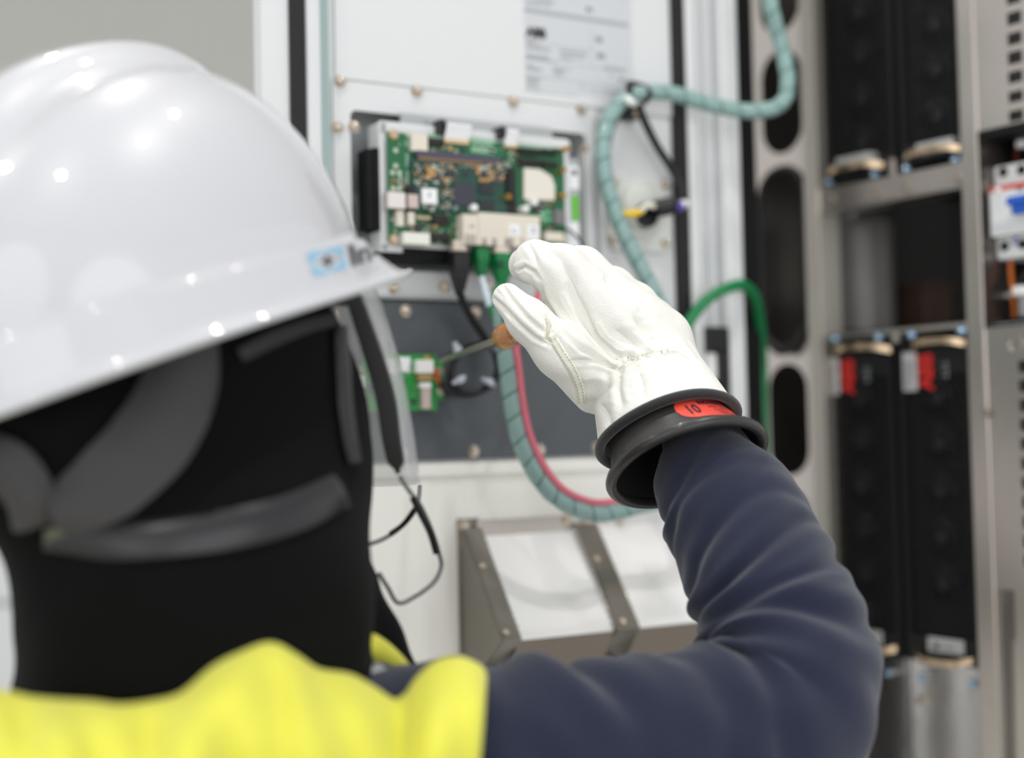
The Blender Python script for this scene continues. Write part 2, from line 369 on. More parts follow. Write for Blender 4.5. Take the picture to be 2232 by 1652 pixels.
for q in ((215, 680, 420, 705), (215, 705, 330, 720), (215, 730, 480, 765), (215, 790, 620, 850), (215, 820, 610, 880), (215, 930, 600, 985), (215, 960, 600, 1015), (215, 1000, 740, 1060),
          (790, 860, 1250, 920), (790, 890, 1240, 960), (790, 990, 990, 1030), (790, 960, 1200, 1010), (215, 1110, 370, 1140), (215, 1150, 480, 1200), (215, 1190, 460, 1220),
          (680, 1160, 980, 1210), (680, 1195, 860, 1225), (680, 1230, 870, 1262), (680, 1280, 850, 1310), (215, 1310, 480, 1345), (215, 1350, 430, 1385), (215, 1390, 430, 1425), (215, 1430, 400, 1455), (215, 1500, 460, 1530),
          (1540, 1140, 1920, 1200), (1540, 1180, 1900, 1230), (1630, 1290, 1700, 1310), (1140, 1480, 1220, 1500), (1330, 1530, 1440, 1545), (1500, 1530, 1620, 1550), (1600, 1570, 1900, 1620),
          (220, 20, 660, 60), (220, 60, 640, 110), (380, -20, 700, 20)):
    words(*q)
p = RL.part('fine_print', small, ink2, stuff=True)
blk = MB()
for q in ((1215, 110, 1350, 210), (1400, 620, 1530, 740), (1410, 900, 1560, 1020), (1770, 1330, 1910, 1400)):
    a = lab_uv(q[0], q[1]); b = lab_uv(q[2], q[3])
    n = 5
    for i in range(n):
        for j in range(n):
            if (i*7+j*3+int(q[0])) % 3:
                du, dv = (b[0]-a[0])/n, (a[1]-b[1])/n
                blk.box(a[0]+i*du, a[0]+(i+.9)*du, b[1]+j*dv, b[1]+(j+.9)*dv, hL, hL+.00025)
RL.part('print_block', blk, mat('label ink grey', (95, 97, 99), .6), stuff=True)
rules = MB()
for q in ((180, 160, 1960, 440, .0045), (180, 1010, 1900, 1220, .0006), (480, 760, 1380, 860, .0006), (180, 1290, 1900, 1500, .0006), (180, 1560, 1100, 1640, .0006)): lbar(rules, *q)
a = lab_uv(1320, 520); b = lab_uv(1360, 1080); rules.box(a[0], a[0]+.0006, b[1], a[1], hL, hL+.0002)
RL.part('rule', rules, inkl)
# ------------------------------------------------------------------ main circuit board
def c1(x, y): return 780+x/4.13, 220+y/4.13
hp = .030   # front face of the board above the panel
pcb_g = mat('green circuit board', (16, 98, 58), .35, var=.16, vscale=260, coat=.3)
som_g = mat('teal circuit board', (16, 68, 56), .35, var=.22, vscale=420, coat=.3)
cream = mat('cream connector plastic', (222, 214, 200), .5); silv = mat('tinned shield', (232, 226, 214), .35, .35)
chip = mat('grey black chip', (52, 52, 60), .5); gold = mat('gold contact', (222, 176, 90), .3, .8); tan = mat('tan capacitor', (206, 160, 100), .5)
whitep = mat('white plastic', (238, 238, 236), .4); pin = mat('pin row metal', (196, 180, 150), .35, .7)
darkhdr = mat('black header plastic', (30, 24, 22), .5)
PB = Thing('large_circuit_board', D, (*D.un(1035, 430, hp), .0), 'large green circuit board with many chips on a white metal tray in the panel window', 'circuit board')
def pc(name, x0, y0, x1, y1, h0, h1, m, bev=0.0, label=None, parent=None):
    a, b = c1(x0, y0), c1(x1, y1)
    return PB.px(name, a[0], a[1], b[0], b[1], hp+h0, hp+h1, m, bev, parent, label)
pc('tray', 205, 262, 1905, 1352, -.0075, -.006, white_paint, .0006)
# tray corners and side flanges
for q in ((200, 185, 395, 300), (1735, 355, 1910, 450), (205, 1290, 405, 1360)): pc('tray_tab', *q, -.0085, -.0055, white_paint, .0005)
pc('tray_flange', 200, 190, 268, 1350, -.03, -.0055, white_paint, .0005)
pc('tray_rail', 390, 175, 1750, 300, -.022, -.018, grey_paint, .0005)
pc('tray_rail', 640, 200, 1300, 330, -.018, -.012, grey_paint, .001)
# ribbed heat sink at left; the dark bar below stands for recess shadow
hs = MB(); a = D.box(*c1(95, 420), *c1(215, 1160), hp-.006)
for k in range(7):
    hs.box(a[0], a[1]+.004, a[2]+.001, a[3]-.001, hp-.009-.0032*k, hp-.0075-.0032*k)
hs.box(a[0]+.006, a[1]+.01, a[2], a[3], hp-.030, hp-.006)
PB.part('heat_sink_and_shade', hs, dull_black)
pc('heat_sink_and_shade', 240, 1340, 1500, 1470, -.03, -.009, dull_black, .001)  # black bar put in as the recess shadow below the tray
pc('board', 270, 352, 1862, 1300, -.0016, 0, pcb_g)
pc('processor_board', 488, 560, 1345, 1000, .0035, .005, som_g)
pc('board_socket', 530, 475, 1300, 530, 0, .0062, mat('slate connector', (74, 72, 90), .45), .0003)
pc('socket_contacts', 545, 532, 1290, 556, .004, .0056, mat('bronze contact row', (150, 118, 88), .4, .5))
comps = [('board_connector', 485, 300, 630, 450, .006, cream), ('pin_header', 640, 335, 780, 402, .004, darkhdr), ('ribbon_socket', 780, 330, 1002, 382, .003, mat('ribbon socket tan', (222, 196, 150), .5)),
         ('ribbon_socket', 1328, 375, 1442, 418, .003, mat('ribbon socket tan', (222, 196, 150), .5)), ('pin_header', 1450, 422, 1652, 475, .006, darkhdr), ('pin_header', 1662, 432, 1802, 480, .006, darkhdr),
         ('pin_header', 1450, 520, 1652, 578, .006, darkhdr), ('pin_header', 1668, 545, 1802, 592, .006, darkhdr), ('side_port', 272, 820, 430, 965, .010, mat('port shell', (228, 220, 216), .3, .3)),
         ('button_cell_holder', 1352, 600, 1422, 905, .009, black), ('pin_header', 1352, 900, 1430, 1010, .006, darkhdr), ('switch_body', 448, 760, 520, 990, .006, black), ('switch_cap', 455, 840, 545, 965, .009, mat('pinkish tin', (206, 188, 182), .35, .4)),
         ('jst_connector', 355, 985, 415, 1125, .007, cream), ('jst_connector', 455, 1000, 512, 1112, .007, cream), ('voltage_chip', 508, 1110, 575, 1180, .002, chip), ('pin_row', 525, 1035, 660, 1065, .003, pin),
         ('pin_header', 678, 1025, 825, 1112, .005, darkhdr), ('terminal_block', 413, 1185, 650, 1290, .009, mat('white terminal plastic', (232, 232, 222), .5)), ('pin_header', 655, 1190, 830, 1255, .006, darkhdr),
         ('usb_port', 948, 1020, 1085, 1292, .014, cream), ('network_port_block', 1090, 1020, 1640, 1308, .0145, cream), ('grey_relay', 1778, 980, 1872, 1110, .009, mat('grey relay', (120, 116, 118), .45)),
         ('board_connector', 1688, 1180, 1850, 1262, .008, cream), ('driver_chip', 1602, 905, 1662, 980, .003, mat('reddish grey chip', (92, 80, 84), .5)), ('driver_chip', 1235, 665, 1312, 735, .007, mat('reddish grey chip', (92, 80, 84), .5)),
         ('processor_chip', 865, 742, 1052, 945, .0075, mat('processor lid', (58, 58, 68), .4)), ('memory_chip', 1095, 745, 1228, 835, .007, mat('memory chip', (40, 46, 50), .45)), ('memory_chip', 1095, 890, 1228, 972, .007, mat('memory chip', (40, 46, 50), .45)),
         ('small_chip', 800, 625, 872, 692, .0065, chip), ('small_chip', 955, 628, 1002, 672, .0062, chip), ('small_chip', 560, 600, 612, 652, .0062, chip), ('small_chip', 1112, 622, 1160, 672, .0065, chip), ('small_chip', 700, 665, 742, 722, .0062, chip),
         ('radio_module', 580, 788, 716, 926, .0078, whitep)]
for n_, x0, y0, x1, y1, h1, m_ in comps:
    pc(n_, x0, y0, x1, y1, 0, h1, m_, .0003)
# angled shield with a cut corner
sh = [c1(1497, 600), c1(1640, 612), c1(1745, 680), c1(1775, 760), c1(1775, 895), c1(1497, 885)]
sh = [D.un(*q, hp+.004) for q in sh]; mbs = MB(); n = len(sh)
mbs.add([(a, b, hp) for a, b in sh]+[(a, b, hp+.004) for a, b in sh], [tuple(range(n-1, -1, -1)), tuple(range(n, 2*n))]+[(i, (i+1) % n, n+(i+1) % n, n+i) for i in range(n)])
PB.part('radio_shield', mbs, silv, bev=.0003)
def capmesh(name, r, h, m, n=16, hole=0):
    prof = [(r, 0), (r, h*.9), (r*.88, h)] + ([(hole, h), (hole*.95, h*.6)] if hole else []); me = MB().lathe((0, 0, 0), prof, n).mesh(name, m); fix_normals(me); return me
so_w = capmesh('standoff', .0034, .012, whitep); so_g = capmesh('standoff', .0026, .013, gold, hole=.0016)
ringg = capmesh('mounting_hole', .0024, .0006, mat('tinned ring', (190, 200, 180), .4, .5), hole=.0014); scr = capmesh('screw', .0036, .0022, bright_steel, hole=.0012); wsh = capmesh('washer', .0046, .0006, gold)
def onp(name, me, x, y, h=0): a = c1(x, y); return PB.share(name, me, D.pp(a[0], a[1], hp+h))
for q in ((1000, 975), (1460, 985), (1540, 925)): onp('standoff', so_w, *q)
for q in ((1300, 880), (1800, 640), (1800, 865), (1830, 445)): onp('standoff', so_g, *q)
for q in ((450, 300), (340, 445), (340, 585), (312, 645), (372, 648), (1345, 590), (1010, 605), (372, 790), (318, 790)): onp('mounting_hole', ringg, *q)
for q in ((322, 300), (330, 1245), (1835, 1240)): onp('washer', wsh, *q); onp('screw', scr, *q, .0006)
capb = bpy.data.meshes.new('capacitor'); _b = MB().box(-.0017, .0017, -.0015, .0015, 0, .0022); capb.from_pydata(_b.v, [], _b.f); capb.materials.append(tan); fix_normals(capb)
for q in ((628, 625), (668, 622), (640, 665), (676, 668), (612, 690), (1080, 605), (1078, 645), (1105, 712), (1150, 715), (1192, 700), (1196, 655), (780, 712), (1290, 690)): onp('capacitor', capb, *q, .005)
for q in ((820, 435), (690, 1135)): onp('capacitor', capb, *q, 0)
smd = [MB(), MB(), MB(), MB()]
def sprinkle(x0, y0, x1, y1, n, h):
    for _ in range(n):
        x, y = random.uniform(x0, x1), random.uniform(y0, y1); a = D.pp(*c1(x, y), hp); s_ = random.choice([(.0010, .0006), (.0006, .0010), (.0013, .0008), (.0008, .0013), (.002, .0012)])
        smd[random.randrange(4)].box(a[0]-s_[0], a[0]+s_[0], a[1]-s_[1], a[1]+s_[1], hp+h, hp+h+.0011)
sprinkle(500, 570, 860, 780, 75, .005); sprinkle(730, 780, 860, 980, 30, .005); sprinkle(1060, 580, 1340, 740, 45, .005); sprinkle(560, 930, 860, 990, 18, .005); sprinkle(500, 580, 1340, 620, 40, .005)
sprinkle(580, 1010, 940, 1290, 70, 0); sprinkle(290, 680, 470, 800, 14, 0); sprinkle(1640, 910, 1760, 1170, 24, 0); sprinkle(440, 1120, 640, 1190, 18, 0); sprinkle(1290, 400, 1440, 600, 26, 0); sprinkle(1380, 1000, 1640, 1010, 8, 0); sprinkle(290, 1000, 450, 1200, 12, 0); sprinkle(650, 400, 1300, 460, 14, 0)
for k, m_ in enumerate((mat('ceramic part', (176, 166, 150), .5), mat('light solder part', (196, 206, 196), .4, .3), mat('dark resistor', (28, 30, 32), .5), mat('tan resistor', (160, 128, 86), .5))):
    PB.part('tiny_components', smd[k], m_, stuff=True)
pads = MB()
for y in (358, 432):
    for i in range(18):
        a = D.pp(*c1(1028+i*11, y+i*1.4), hp); pads.box(a[0]-.0008, a[0]+.0008, a[1]-.0028, a[1]+.0028, hp, hp+.0002)
for i in range(22):
    a = D.pp(*c1(1450+i*14, 405+i*1.6), hp); pads.box(a[0]-.001, a[0]+.001, a[1]-.0022, a[1]+.0022, hp, hp+.0002)
for i in range(20):
    a = D.pp(*c1(640+i*7.5, 318+i*.9), hp); pads.box(a[0]-.0006, a[0]+.0006, a[1]-.002, a[1]+.002, hp, hp+.0002)
PB.part('solder_pads', pads, mat('solder pad', (150, 190, 160), .4, .4), stuff=True)
pr = MB()
for (x, y, w_, h_) in ((435, 380, .0022, .006), (440, 530, .0026, .012), (445, 690, .0026, .015), (380, 730, .003, .011), (375, 385, .0016, .003), (335, 1160, .0016, .004)):
    a = D.pp(*c1(x, y), hp)
    for k in range(int(h_/.0012)): pr.box(a[0]-w_/2*random.uniform(.5, 1), a[0]+w_/2, a[1]-h_/2+k*.0012, a[1]-h_/2+k*.0012+.0007, hp, hp+.0002)
PB.part('board_print', pr, mat('white board print', (186, 210, 196), .6), stuff=True)
stk = mat('white sticker', (240, 241, 244), .5)
pc('sticker', 1365, 1110, 1455, 1212, .0145, .0147, stk); pc('sticker', 1530, 1118, 1628, 1240, .0145, .0147, stk)
pc('sticker', 615, 815, 690, 895, .0078, .008, stk)
mk = MB()
for (x, y, w_, h_, hh) in ((1400, 1160, .004, .0006, .0147), (1405, 1180, .004, .0006, .0147), (1580, 1150, .003, .0016, .0147), (1580, 1175, .004, .0006, .0147), (1585, 1190, .004, .0006, .0147), (645, 830, .0024, .0012, .008), (645, 855, .003, .0012, .008), (1030, 1125, .005, .0005, .014), (1020, 1135, .004, .0005, .014)):
    a = D.pp(*c1(x, y), hp+hh); mk.box(a[0]-w_/2, a[0]+w_/2, a[1]-h_/2, a[1]+h_/2, hp+hh, hp+hh+.0002)
PB.part('sticker_print', mk, ink, stuff=True)
sl = MB()
for i, x in enumerate((1130, 1150, 1218, 1240, 1330, 1350, 1370, 1390, 1480)):
    a = D.pp(*c1(x, 1262), hp+.0145); sl.box(a[0]-.0006, a[0]+.0006, a[1]-.005, a[1]+.003, hp+.0142, hp+.0148)
for x in (975, 1000, 1025, 1050): a = D.pp(*c1(x, 1240), hp+.014); sl.box(a[0]-.0005, a[0]+.0005, a[1]-.006, a[1]+.004, hp+.0137, hp+.0143)
PB.part('port_slots', sl, mat('port slot', (104, 96, 84), .6))
rc = MB()
for k in range(3):
    a_ = math.radians(90+120*k); c_ = D.pp(*c1(1697, 1040), hp); p0 = np.array([c_[0]+.0075*math.cos(a_), c_[1]+.0075*math.sin(a_), hp+.0004]); a_ += math.radians(120)
    p1 = np.array([c_[0]+.0075*math.cos(a_), c_[1]+.0075*math.sin(a_), hp+.0004]); q0 = p0+(p1-p0)*.2; q1 = p0+(p1-p0)*.85; rc.tube([q0, q1], [.0013, .0020], 6)
PB.part('recycling_mark', rc, mat('pale green print', (110, 200, 150), .6))
# the ribbon cables bend back over the board's top edge
def ribbon(name, x0, x1, yb, yt, label):
    a = D.box(*c1(x0, yt), *c1(x1, yb), hp+.004); vb, vt = a[2], a[3]; n = 10; mb = MB(); um = (a[0]+a[1])/2
    for k in range(n+1):
        t_ = k/n; v_ = vb+(vt-vb)*math.sin(t_*2.2)/math.sin(1.57) if t_ < .9 else None
        v_ = vb+(vt-vb)*math.sin(t_*math.pi*.72); h_ = hp+.003+.009*math.sin(t_*math.pi*.55)-.028*max(0, t_-.55)
        mb.v += [(a[0], v_, h_), (a[1], v_, h_), (a[0], v_, h_-.0006), (a[1], v_, h_-.0006)]
    for k in range(n):
        b_ = 4*k; mb.f += [(b_, b_+1, b_+5, b_+4), (b_+2, b_+6, b_+7, b_+3), (b_, b_+4, b_+6, b_+2), (b_+1, b_+3, b_+7, b_+5)]
    o = PB.part(name, mb, mat('white ribbon cable', (250, 250, 252), .25, coat=.6), smooth=True, label=label); return o
ribbon('ribbon_cable', 783, 1000, 345, 215, 'wide white flat ribbon cable'); ribbon('ribbon_cable', 1322, 1425, 395, 262, 'narrow white flat ribbon cable')
pc('ribbon_clamp', 735, 165, 800, 300, -.014, .004, black, .001); pc('ribbon_clamp', 1285, 225, 1335, 330, -.014, .004, black, .001)
# labelled carrier bar to the right of the board
CB = Thing('labelled_carrier_bar', D, (*D.un(1250, 540, .02), 0), 'narrow grey metal bar with white and green stickers right of the large board', 'bar')
CB.px('bar', 1238, 345, 1263, 548, .0, .022, grey_paint, .0006)
CB.px('sticker', 1241, 362, 1262, 412, .022, .0223, stk); CB.px('sticker', 1247, 426, 1261, 481, .022, .0224, mat('green sticker', (98, 190, 46), .5), label='bright green sticker'); CB.px('sticker', 1242, 484, 1262, 540, .022, .0223, stk)
CB.px('marking', 1247, 370, 1257, 382, .0223, .0225, ink)
# ------------------------------------------------------------------ small circuit board
def c2(x, y): return 700+x/3.72, 600+y/3.72
hq = .018
SB = Thing('small_circuit_board', D, (*D.un(870, 830, hq), .005), 'small bright green circuit board held by screws on the slate grey plate', 'circuit board')
def sb(name, x0, y0, x1, y1, h0, h1, m, bev=.0002, label=None):
    a, b = c2(x0, y0), c2(x1, y1); return SB.px(name, a[0], a[1], b[0], b[1], hq+h0, hq+h1, m, bev, None, label)
sg = mat('bright green circuit board', (30, 142, 62), .35, var=.12, vscale=120, coat=.3)
sb('board', 345, 640, 935, 1100, -.0016, 0, sg); sb('board_ear', 290, 730, 345, 1010, -.0016, 0, sg); sb('board_ear', 935, 690, 992, 1010, -.0016, 0, sg)
sb('sticker', 625, 662, 725, 785, 0, .0003, stk); sb('sticker', 490, 680, 610, 800, 0, .0003, stk)
sb('white_connector', 780, 685, 912, 790, 0, .008, whitep); sb('connector_housing', 785, 792, 905, 855, 0, .005, mat('ochre connector', (150, 120, 50), .5))
for k in range(5): sb('pin', 795+k*22, 795, 805+k*22, 850, .005, .0055, mat('bright pin', (214, 196, 150), .3, .5), 0)
sb('socket', 808, 870, 892, 915, 0, .006, whitep); sb('relay', 820, 920, 890, 1082, 0, .006, mat('pinkish tin', (206, 188, 182), .35, .4))
sb('side_connector', 295, 815, 355, 912, 0, .006, whitep); sb('small_chip', 385, 880, 432, 960, 0, .002, mat('violet chip', (70, 60, 100), .5)); sb('gold_pad', 840, 652, 900, 680, 0, .0004, gold)
sb('gold_pad', 352, 1075, 372, 1098, 0, .0004, gold); sb('small_chip', 735, 1000, 770, 1040, 0, .0015, chip)
for q in ((316, 772), (323, 962), (962, 945), (962, 775)):
    SB.share('screw', scr, D.pp(*c2(*q), hq)); c_ = D.pp(*c2(*q), hq)
    SB.part('spacer', MB().lathe((c_[0], c_[1], .005), [(.003, 0), (.003, hq-.0066)], 10), bright_steel)
s2 = [MB(), MB()]
for _ in range(46):
    a = D.pp(*c2(random.uniform(360, 920), random.uniform(650, 1090)), hq); s_ = random.choice([(.0010, .0006), (.0006, .0010)]); s2[_ % 2].box(a[0]-s_[0], a[0]+s_[0], a[1]-s_[1], a[1]+s_[1], hq, hq+.001)
SB.part('tiny_components', s2[0], mat('dark resistor', (28, 30, 32), .5), stuff=True); SB.part('tiny_components', s2[1], mat('ceramic part', (176, 166, 150), .5), stuff=True)
def wire(name, fr, pts, r, m, label, cat, group=None, n=10, parent=None, sm=8):
    """pts: (px, py, height over the frame's plane)"""
    P = [fr.P(*fr.pp(*p)) for p in pts]; P = catmull(P, sm); mb = MB().tube(P, r, n)
    if parent is not None:
        if isinstance(parent, Thing):
            org = parent.fr.P(*parent.org) if parent.fr else np.array(parent.org); M = parent.o.matrix_basis.inverted()
            q = MB(); q.v = [tuple(M @ Vector(v)) for v in mb.v]; q.f = mb.f; me = q.mesh(name, m); fix_normals(me); o = link(name, me, parent.o); smooth_angle(o, 60)
            if label: o['label'] = label
            return o
    org = P[0]; mb.v = [tuple(np.array(v)-org) for v in mb.v]; me = mb.mesh(name, m); fix_normals(me); o = link(name, me); o.location = Vector(org); smooth_angle(o, 60)
    tag(o, label, cat, group); return o
redw = mat('red wire', (214, 60, 44), .4)
for k in range(3):
    a, b = c2(912, 755+k*35), c2(950, 800+k*25); wire('red_wire', D, [(a[0], a[1], hq+.006), (a[0]+8, a[1]+6, hq+.009), (b[0]+2, b[1]+22-k*6, hq+.005)], .0008, redw, None, None, parent=SB)
# ------------------------------------------------------------------ socket flange with knob
FL = Thing('round_socket_flange', D, (*D.un(1398, 455), 0), 'off-white cast flange with a round black centre, bolted at its corners on the panel', 'socket')
fr_ = D.box(1326, 392, 1462, 548, .006); fm = mat('off white casting', (206, 208, 202), .45)
FL.part('base_plate', plate(rrect(fr_[0], fr_[1], fr_[2], fr_[3], .012), [], 0, .006), fm, bev=.001)
c_ = D.pp(1392, 452, .012); FL.part('rim', MB().lathe((c_[0], c_[1], .006), [(.030, 0), (.030, .004), (.026, .007), (.024, .007), (.022, .004)], 36), fm, True)
FL.part('dome', MB().lathe((c_[0], c_[1]+.002, .008), [(.024, 0), (.0235, .006), (.020, .010), (.013, .012)], 32), fm, True)
c_ = D.pp(1411, 468, .022); FL.part('black_centre', MB().lathe((c_[0], c_[1], .018), [(.0125, 0), (.0125, .006), (.010, .008), (.009, .005)], 28), black, True)
for q in ((1449, 402), (1337, 522), (1449, 530), (1336, 396)):
    FL.share('bolt', bolt_mesh('bolt', bright_steel, .0048), D.pp(*q, .006), .3)
    c_ = D.pp(*q, .006)
PL = Thing('cable_plug', D, (*D.un(1445, 450, .03), .03), 'ribbed black round plug in front of the socket flange', 'plug')
a, b = D.pp(1428, 456, .032), D.pp(1465, 447, .038)
dd = np.array(b)-np.array(a); L_ = np.linalg.norm(dd)
pb_ = MB()
pb_.tube([np.array(a)+dd*k/6 for k in range(7)], [.0075, .0092, .0085, .0094, .0086, .0095, .0088], 14)
PL.part('body', pb_, black, True); e_ = np.array(b)+dd*.25; PL.part('cap', MB().tube([b, e_], [.0078, .006], 14), black, True)
wire('yellow_sleeve', D, [(1343, 462, .030), (1362, 466, .032), (1385, 465, .033), (1400, 458, .033)], .0036, mat('yellow insulation', (240, 200, 40), .4), 'short yellow insulated lead running into the black plug', 'cable')
wire('white_crimp_lead', D, [(1396, 460, .034), (1410, 448, .036), (1426, 450, .035)], .003, mat('clear white sleeve', (226, 222, 206), .3), 'whitish sleeved lead end joining the black plug', 'cable')
PV = Thing('purple_connector', D, (*D.un(1483, 450, .03), .03), 'small purple and translucent white connector by the right black gasket', 'connector')
a, b = np.array(D.pp(1470, 455, .036)), np.array(D.pp(1484, 448, .036)); PV.part('purple_boot', MB().tube([a, b], [.0042, .0046], 12), mat('purple plastic', (98, 72, 178), .4), True)
PV.part('clear_tip', MB().tube([b, b+(b-a)*.9], [.005, .0036], 12), mat('milky plastic', (226, 226, 232), .2), True)
# ------------------------------------------------------------------ steel channel bracket low on the panel
BR = Thing('steel_bracket', D, (*D.un(1200, 1420), 0), 'folded stainless bracket with side gussets and a sloping white tray, low on the panel', 'bracket')
dsteel = mat('stainless gusset', (134, 130, 122), .3, .85, var=.1, vscale=30, bump=.1, bscale=40, stretch=(1, 20, 1), bdist=.0003)
gl_white = mat('glossy white tray', (236, 235, 233), .12, coat=.4)
BR.px('back_flange', 1002, 1130, 1048, 1500, .0025, .006, dsteel, .001)
tu0, tu1 = Du(1015, 1145, .02), Du(1560, 1130, .02); tv = Dv(1150, 1128, .006)
BR.part('top_bar', MB().box(Du(1040, 1140, .01), Du(1235, 1140, .01), tv-.016, tv, .0025, .010), steel, bev=.001)
BR.part('top_bar', MB().box(Du(1290, 1130, .01), uR-.004, tv-.014, tv+.001, .0025, .008), mat('white painted rail', (222, 222, 220), .4), bev=.001)
def slope(x_top, y_top, x_bot, y_bot, wd, ht=.012, hb=.082, drop=.09, m=dsteel, name='gusset_flange'):
    a = D.pp(x_top, y_top, ht); b = D.pp(x_bot, y_bot, hb); uc = (a[0]+b[0])/2
    th = .0025; mb = MB(); prof = [(a[1], a[2]), (b[1], b[2]), (b[1]-drop*.35, b[2]-drop*.45), (b[1]-drop, b[2]-drop*.5)]
    vs = []
    for (v_, h_) in prof:
        for du, dh in ((-wd/2, 0), (wd/2, 0), (wd/2, -th), (-wd/2, -th)): vs.append((uc+du, v_, h_+dh))
    fs = [(4*i+j, 4*i+(j+1) % 4, 4*i+4+(j+1) % 4, 4*i+4+j) for i in range(len(prof)-1) for j in range(4)]+[(0, 1, 2, 3), (12, 15, 14, 13)]
    BR.part(name, mb.add(vs, fs), m, bev=.0006); return uc, prof
ug, prof = slope(1285, 1140, 1362, 1372, .026)
ug1, prof1 = slope(1046, 1150, 1100, 1398, .020)
for uu, pr_, w_ in ((ug-.012, prof, .002), (ug1-.010, prof1, .002)):
    mb = MB(); pts = [(pr_[0][0], .003)]+pr_+[(pr_[3][0], .003)]; n = len(pts)
    mb.add([(uu, a, b) for a, b in pts]+[(uu+w_, a, b) for a, b in pts], [tuple(range(n)), tuple(range(2*n-1, n-1, -1))]+[(i, (i+1) % n, n+(i+1) % n, n+i) for i in range(n)])
    BR.part('gusset_web', mb, dsteel)
# sloping tray sheets between the gussets
def tray(ua, ub, pr_, m, nm):
    mb = MB(); dv = -.004
    P = [(pr_[0][0]+dv, pr_[0][1]-.004), (pr_[1][0]+.006, pr_[1][1]-.008), (pr_[1][0]-.001, pr_[1][1]-.006)]
    mb.add([(u_, a, b) for u_ in (ua, ub) for a, b in P]+[(u_, a-.002, b-.003) for u_ in (ua, ub) for a, b in P], [(0, 1, 4, 3), (1, 2, 5, 4), (6, 9, 10, 7), (7, 10, 11, 8), (0, 3, 9, 6), (2, 8, 11, 5), (0, 6, 7, 1), (1, 7, 8, 2), (3, 4, 10, 9), (4, 5, 11, 10)])
    BR.part(nm, mb, m)
    mb = MB(); mb.add([(u_, a, b) for u_ in (ua, ub) for a, b in ((pr_[1][0]-.002, pr_[1][1]-.006), (pr_[1][0]-.075, pr_[1][1]-.055), (pr_[1][0]-.077, pr_[1][1]-.058), (pr_[1][0]-.004, pr_[1][1]-.009))], [(0, 1, 5, 4), (1, 2, 6, 5), (2, 3, 7, 6), (3, 0, 4, 7), (0, 3, 2, 1), (4, 5, 6, 7)])
    BR.part('tray_underside', mb, mat('brownish steel underside', (150, 140, 130), .3, .5))
tray(ug1+.010, ug-.013, prof, gl_white, 'tray_sheet'); tray(ug+.014, min(ug+.22, uR-.012), prof, gl_white, 'tray_sheet')
for (x, y, h_) in ((1010, 1148, .006), (1011, 1180, .006), (1014, 1432, .006), (1236, 1132, .010), (1278, 1135, .012), (1350, 1130, .008)): BR.share('bolt', BOLT, D.pp(x, y, h_), .5)
hsl = capmesh('rivet', .0032, .002, bright_steel)
for (uu, pr_) in ((ug, prof), (ug1, prof1)):
    for t_ in (.35, .93):
        v_ = pr_[0][0]+(pr_[1][0]-pr_[0][0])*t_; h_ = pr_[0][1]+(pr_[1][1]-pr_[0][1])*t_; o = BR.share('rivet', hsl, (uu-.004, v_, h_)); o.rotation_euler = (-.65, 0, 0)
for uu in (ug-.0135, ug+.0135, ug1+.0105):
    mb = MB()
    for k in range(16):
        t_ = .08+.86*k/15; v_ = prof[0][0]+(prof[1][0]-prof[0][0])*t_; h_ = prof[0][1]+(prof[1][1]-prof[0][1])*t_
        mb.lathe((uu+random.uniform(-.0006, .0006), v_, h_-.003), [(.0016, -.002), (.0024, 0), (.0014, .0014)], 8)
    BR.part('weld_bead', mb, mat('shiny weld', (225, 222, 218), .12, .9), True, stuff=True)
LT = Thing('latch', D, (*D.un(1565, 800, 0), 0), 'black U-shaped latch with a pale roller on the right white rail', 'latch')
LT.px('upper_jaw', 1538, 712, 1590, 765, -.016, .008, black, .002); LT.px('back_plate', 1566, 740, 1592, 905, -.016, .006, black, .001); LT.px('lower_jaw', 1540, 832, 1592, 900, -.016, .008, black, .002)
LT.px('roller', 1541, 768, 1566, 830, -.014, .004, whitep, .003)
# ------------------------------------------------------------------ the rack on the right (frame C)
def Cu(px, py, h=0): return C.un(px, py, h)[0]
def Cv(px, py, h=0): return C.un(px, py, h)[1]
RK = Thing('equipment_rack', C, (Cu(1900, 900), -C.o[2]+.02, 0), 'bare steel equipment rack with oval slots and square vent holes beside the white panel', 'rack')
CT, CB_ = .52, -C.o[2]+.02
cu0, cu1 = Cu(1632, 500), Cu(1762, 500)
ovs = []
for (x0, x1, y0, y1) in ((1655, 1742, -120, 72), (1660, 1748, 108, 335), (1662, 1757, 368, 762), (1677, 1762, 792, 1036), (1680, 1768, 1066, 1290)):
    b_ = C.box(x0, y0, x1, y1, 0); ovs.append(rrect(b_[0], b_[1], b_[2], b_[3], (b_[1]-b_[0])/2.02, 8))
RK.part('slotted_column', plate([(cu0, CB_), (cu1, CB_), (cu1, CT), (cu0, CT)], ovs, -.002, 0), steel)
RK.part('column_flange', MB().box(cu1, Cu(1783, 500, .006), CB_, CT, -.03, .006), mat('pale brushed steel', (196, 190, 180), .35, .8), bev=.0015)
RK.part('column_return', MB().box(cu0-.002, cu0, CB_, CT, -.09, 0), steel)
b_ = C.box(1662, 368, 1757, 762, 0); rr = rrect(b_[0]-.001, b_[1]+.001, b_[2]-.001, b_[3]+.001, (b_[1]-b_[0])/2.02, 10)
RK.part('slot_grommet', MB().tube([(a, b, 0) for a, b in rr+rr[:1]], .0042, 8, False), gasket, True, label='black rubber edging of an oval slot')
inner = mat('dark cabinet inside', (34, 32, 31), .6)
RK.part('back_panel', MB().box(cu0-.14, Cu(2360, 500), CB_, CT, -.34, -.335), inner)
